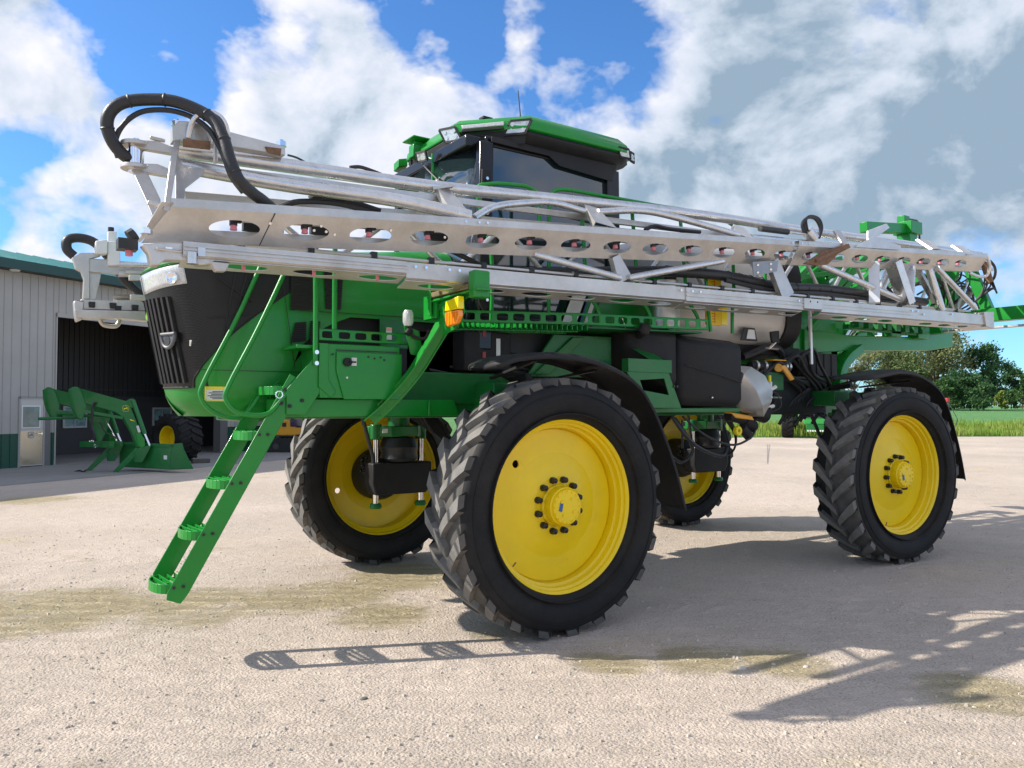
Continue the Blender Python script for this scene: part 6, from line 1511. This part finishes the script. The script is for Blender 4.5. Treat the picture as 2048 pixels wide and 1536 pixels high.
def zf(d_): return .01 + .09 * d_ / .9 if d_ < .9 else .10 + .30 * (d_ - .9) / 2.6 if d_ < 3.5 else .4 + .22 * (d_ - 3.5) / 2.5
def leafmat(name, c1, c2, sc=.6):
    m_ = bpy.data.materials.new(name); m_.use_nodes = True; t = NT(m_.node_tree)
    co = t.n('ShaderNodeTexCoord').outputs['Object']; f_ = t.noise(co, sc, 5, .7); f2 = t.noise(co, sc * 14, 3, .6)
    c_ = t.mix(t.ramp(f_, [(.38, 0.), (.62, 1.)]), c1, c2); c_ = t.mix(1.0, c_, t.ramp(f2, [(.3, .6), (.7, 1.35)]), 'MULTIPLY')
    p2 = t.n('ShaderNodeBsdfPrincipled', ins={'Base Color': c_, 'Roughness': .6, 'Specular IOR Level': .3})
    tr = t.n('ShaderNodeBsdfTranslucent', ins={'Color': c_})
    t.n('ShaderNodeOutputMaterial', ins={'Surface': t.n('ShaderNodeMixShader', ins={0: .3, 1: p2.outputs[0], 2: tr.outputs[0]})})
    return m_
VG = leafmat('verge_grass', (.19, .33, .04), (.34, .40, .09), .5)
grass('verge_grass', 26000, -14, 34, .05, 4.6, .18, .55, VG, 'tall yellow-green grass strip between the gravel and the field', zf)

# ------------------------------------------------------------------ trees
def tree(name, base, H, W, label, lm, kind='round', seed=0, leaves=9000, leaf=.32, clumps=34, trunk=.3, low=.18, group='trees beyond the field'):
    rnd = random.Random(seed); root = empty(name, base); tag(root, label, 'tree' if kind != 'shrub' else 'shrub', group)
    base = V(base); tb = MB(); tips = []
    hub_ = base + V((rnd.uniform(-.02, .02) * H, rnd.uniform(-.02, .02) * H, H * (.35 if kind != 'shrub' else .15)))
    tb.tube([base, (base + hub_) / 2 + V((.01 * H, 0, 0)), hub_, base + V((0, 0, H * .75))], [trunk, trunk * .8, trunk * .65, trunk * .15], 8)
    cl_ = []
    for k in range(clumps):
        hf = low + (1 - low) * rnd.random() ** .8
        if kind == 'cone': rad = W / 2 * (1.02 - hf) * .95 + .05 * W
        else: rad = W / 2 * math.sin(math.pi * min(.97, (hf - low * .4) / (1.0 - low * .3) * .86 + .1)) ** .6
        a_ = rnd.random() * 6.28; rr_ = rad * rnd.random() ** .5 * .9
        c2 = base + V((math.cos(a_) * rr_, math.sin(a_) * rr_, hf * H * .95)); cl_.append((c2, rnd.uniform(.09, .17) * W * (1 if kind != 'cone' else .6)))
        if k % 2 == 0:
            st_ = base + V((0, 0, H * min(.7, max(.1, hf * .55)))); tb.tube([st_, (st_ + c2) / 2 + V((0, 0, -.02 * H)), c2], [trunk * .35, trunk * .2, trunk * .06], 6)
    tb.build('trunk', BARK, root)
    lb = MB()
    for i in range(leaves):
        c2, r2 = cl_[i % clumps]
        d_ = V((rnd.gauss(0, 1), rnd.gauss(0, 1), rnd.gauss(0, .8))); d_ = d_ * (r2 * .62 / 1.3)
        p2 = c2 + d_; s2 = leaf * rnd.uniform(.5, 1.3)
        a1 = V((rnd.gauss(0, 1), rnd.gauss(0, 1), rnd.gauss(0, 1))).normalized(); a2 = a1.orthogonal().normalized(); a3 = a1.cross(a2)
        lb.add([p2 - a2 * s2 * .5, p2 + a3 * s2 * .28, p2 + a2 * s2 * .5, p2 - a3 * s2 * .28], [(0, 1, 2, 3)])
    lb.build('crown', lm, root, smooth_=False)
    return root
L1 = leafmat('olive_foliage', (.11, .17, .06), (.24, .24, .11), .12); L2 = leafmat('dark_foliage', (.035, .10, .035), (.075, .16, .055), .15); L3 = leafmat('mid_foliage', (.045, .115, .03), (.085, .16, .045), .2)
L4 = leafmat('yellow_green_foliage', (.13, .20, .03), (.20, .24, .04), .3)
Zt = 105
def tp(px, Z=Zt, z=1.4): return far(px, Z, z)
pxm = FPX / Zt
tree('willow_tree', tp(1870), 11.5, 10.5, 'tall olive-green tree with a ragged crown, the highest on the skyline', L1, seed=1, leaves=14000, clumps=52, leaf=.38, trunk=.5)
tree('willow_tree', tp(1775, 110), 9.2, 11, 'pale thin-crowned tree directly above the rear fender of the sprayer', L1, seed=2, leaves=11000, clumps=44, leaf=.36)
tree('willow_tree', tp(1815, 118), 9.5, 8, 'olive tree standing between the thin-crowned tree and the tallest one', L1, seed=12, leaves=10000, clumps=40, leaf=.36)
tree('thin_tree', tp(1708, 108), 6.0, 4.0, 'small brownish thin tree seen just right of the curved green strut', leafmat('brown_foliage', (.15, .13, .05), (.22, .2, .07), .2), seed=3, leaves=1800, clumps=14, leaf=.3)
tree('dark_tree', tp(1968), 8.6, 7, 'dark green tree sloping down to the right of the tallest tree', L2, seed=4, leaves=9000, clumps=36, leaf=.36)
tree('dark_tree', tp(2030, 108), 5.6, 5, 'low dark tree at the right edge of the tree line', L2, seed=5, leaves=6000, clumps=26, leaf=.34)
tree('dark_tree', tp(1925, 98), 4.6, 6, 'low dark green tree in front of the tallest olive tree', L2, seed=6, leaves=7000, clumps=30, leaf=.34, low=.05)
tree('bush', tp(1890, 96), 3.6, 5, 'dark green bush at the foot of the trees beside the rear fender', L3, 'shrub', 7, 6000, .32, 26, .12, .02, 'bushes along the field edge')
tree('bush', tp(1960, 95), 3.0, 5, 'mid green bush between the dark trees and the bright bush', L2, 'shrub', 8, 5000, .3, 24, .12, .02, 'bushes along the field edge')
tree('bush', tp(2003, 92), 2.2, 1.9, 'small bright yellow-green bush in front of the dark trees', L4, 'shrub', 9, 2200, .26, 14, .08, .02, 'bushes along the field edge')
tree('bush', tp(2022, 94), 2.3, 2.6, 'green bush touching the narrow conifer at the right edge', L3, 'shrub', 10, 3000, .26, 18, .08, .02, 'bushes along the field edge')
tree('conifer', tp(2044, 88), 3.9, 1.6, 'narrow columnar conifer at the right edge of the photo', L3, 'cone', 11, 4500, .22, 40, .08, .02, None)
for i, (px, Z) in enumerate(((2110, 104), (2190, 110), (1650, 115), (1590, 112), (1530, 118))):
    tree('dark_tree', tp(px, Z), 7 + (i % 2), 9, ['large dark tree past the right edge of the tree line', 'outermost dark tree at the right end of the tree line', 'dark tree behind the boom rack', 'dark tree behind the solution tank', 'leftmost dark tree behind the sprayer plumbing'][i], L2, seed=20 + i, leaves=4000, clumps=24, leaf=.45)

# tractor parked at the far edge of the yard
tc = far(1632, 40.6); TF = (tc - CAMP); TF.z = 0; TF.normalize(); TRr = V((TF.y, -TF.x, 0)); TR = empty('tractor', tc); tag(TR, 'green tractor parked nose-on at the edge of the field, seen beneath the sprayer', 'tractor')
def T_(r, f, z): p2 = tc + TRr * r + TF * f; p2.z = z; return p2
def tbox(mb, r0, r1, f0, f1, z0, z1):
    q = [T_(r, f, z) for z in (z0, z1) for r, f in ((r0, f0), (r1, f0), (r1, f1), (r0, f1))]
    return mb.add(q, [(3, 2, 1, 0), (4, 5, 6, 7), (0, 1, 5, 4), (1, 2, 6, 5), (2, 3, 7, 6), (3, 0, 4, 7)])
b = MB(); tbox(b, -.62, .62, -.2, 2.4, .75, 1.15); tbox(b, -.56, .56, -.15, 2.4, 1.15, 1.75); b.build('hood', mat('bright_green', (.03, .33, .06), .4, coat=.4), TR, .04)
b = MB(); tbox(b, -.54, .54, -.24, -.14, 1.12, 1.42); b.build('grille', DARK, TR, .01)
b = MB(); tbox(b, -.5, .5, -.35, .2, .35, .75); b.build('front_weight', GREEND, TR, .02)
b = MB()
for i in range(8): tbox(b, -.45 + .12 * i, -.37 + .12 * i, -.37, -.3, .38, .46)
b.build('weight_slot', WHITE, TR)
b = MB(); tbox(b, -.8, .8, 2.4, 4.0, 1.2, 2.9); b.build('cab', GLASS, TR, .05)
b = MB(); tbox(b, -.9, .9, 2.3, 4.1, 2.9, 3.1); b.build('roof', GREEND, TR, .05)
tmm = MB()
def twheel(r, f, Rt, half):
    ax = TRr; c_ = T_(r, f, Rt); M3 = Matrix((ax.cross(V((0, 0, 1))).normalized(), ax, V((0, 0, 1)))).transposed()
    b2 = MB(); rr_ = Rt * .62; d_ = Rt - rr_
    prof = [(rr_, .8 * half), (rr_ + .3 * d_, 1.05 * half), (Rt - .08, .97 * half), (Rt - .05, .8 * half)]
    b2.lathe(prof + [(Rt - .05, 0)] + [(q, -y) for q, y in prof[::-1]] + [(rr_ - .02, 0)], seg=48, closed=True); lugs(b2, Rt, half, 18, .05, 1, .075, .08)
    o2 = MB(); o2.v = [c_ + M3 @ v for v in b2.v]; o2.f = b2.f; ty = o2.build('wheel', RUBBER, TR, ang=30)
    b3 = MB().lathe([(rr_, .7 * half), (rr_ - .05, 0), (.001, .05)], seg=32).lathe([(rr_, -.7 * half), (rr_ - .05, 0), (.001, -.02)], seg=32); o3 = MB(); o3.v = [c_ + M3 @ v for v in b3.v]; o3.f = b3.f; o3.build('rim', YELLOW, ty)
twheel(-1.45, .7, .72, .29); twheel(1.45, .7, .72, .29); twheel(-1.3, 3.4, .95, .30); twheel(1.3, 3.4, .95, .30)
# grey post with a red marker and a wire stay
pp = far(1894, 46); pz = .7
ps = empty('marker_post', (pp.x, pp.y, pz)); tag(ps, 'thin grey post with red top box and slanting wires, just right of the rear fender', 'post')
MB().box((pp.x - .08, pp.y - .05, pz - .4), (pp.x + .08, pp.y + .05, 1.95)).build('post', mat('post_grey', (.2, .2, .2), .7), ps)
MB().box((pp.x - .14, pp.y - .1, 1.95), (pp.x + .14, pp.y + .1, 2.2)).build('red_box', REDP, ps, .02)
q_ = far(1915, 46, .9); MB().cyl((pp.x, pp.y, 2.1), (q_.x, q_.y, .9), .02, 6).cyl(tuple(q_), tuple(far(1908, 46, .3)), .03, 6).build('wire_stay', mat('post_grey', (.2, .2, .2), .7), ps)
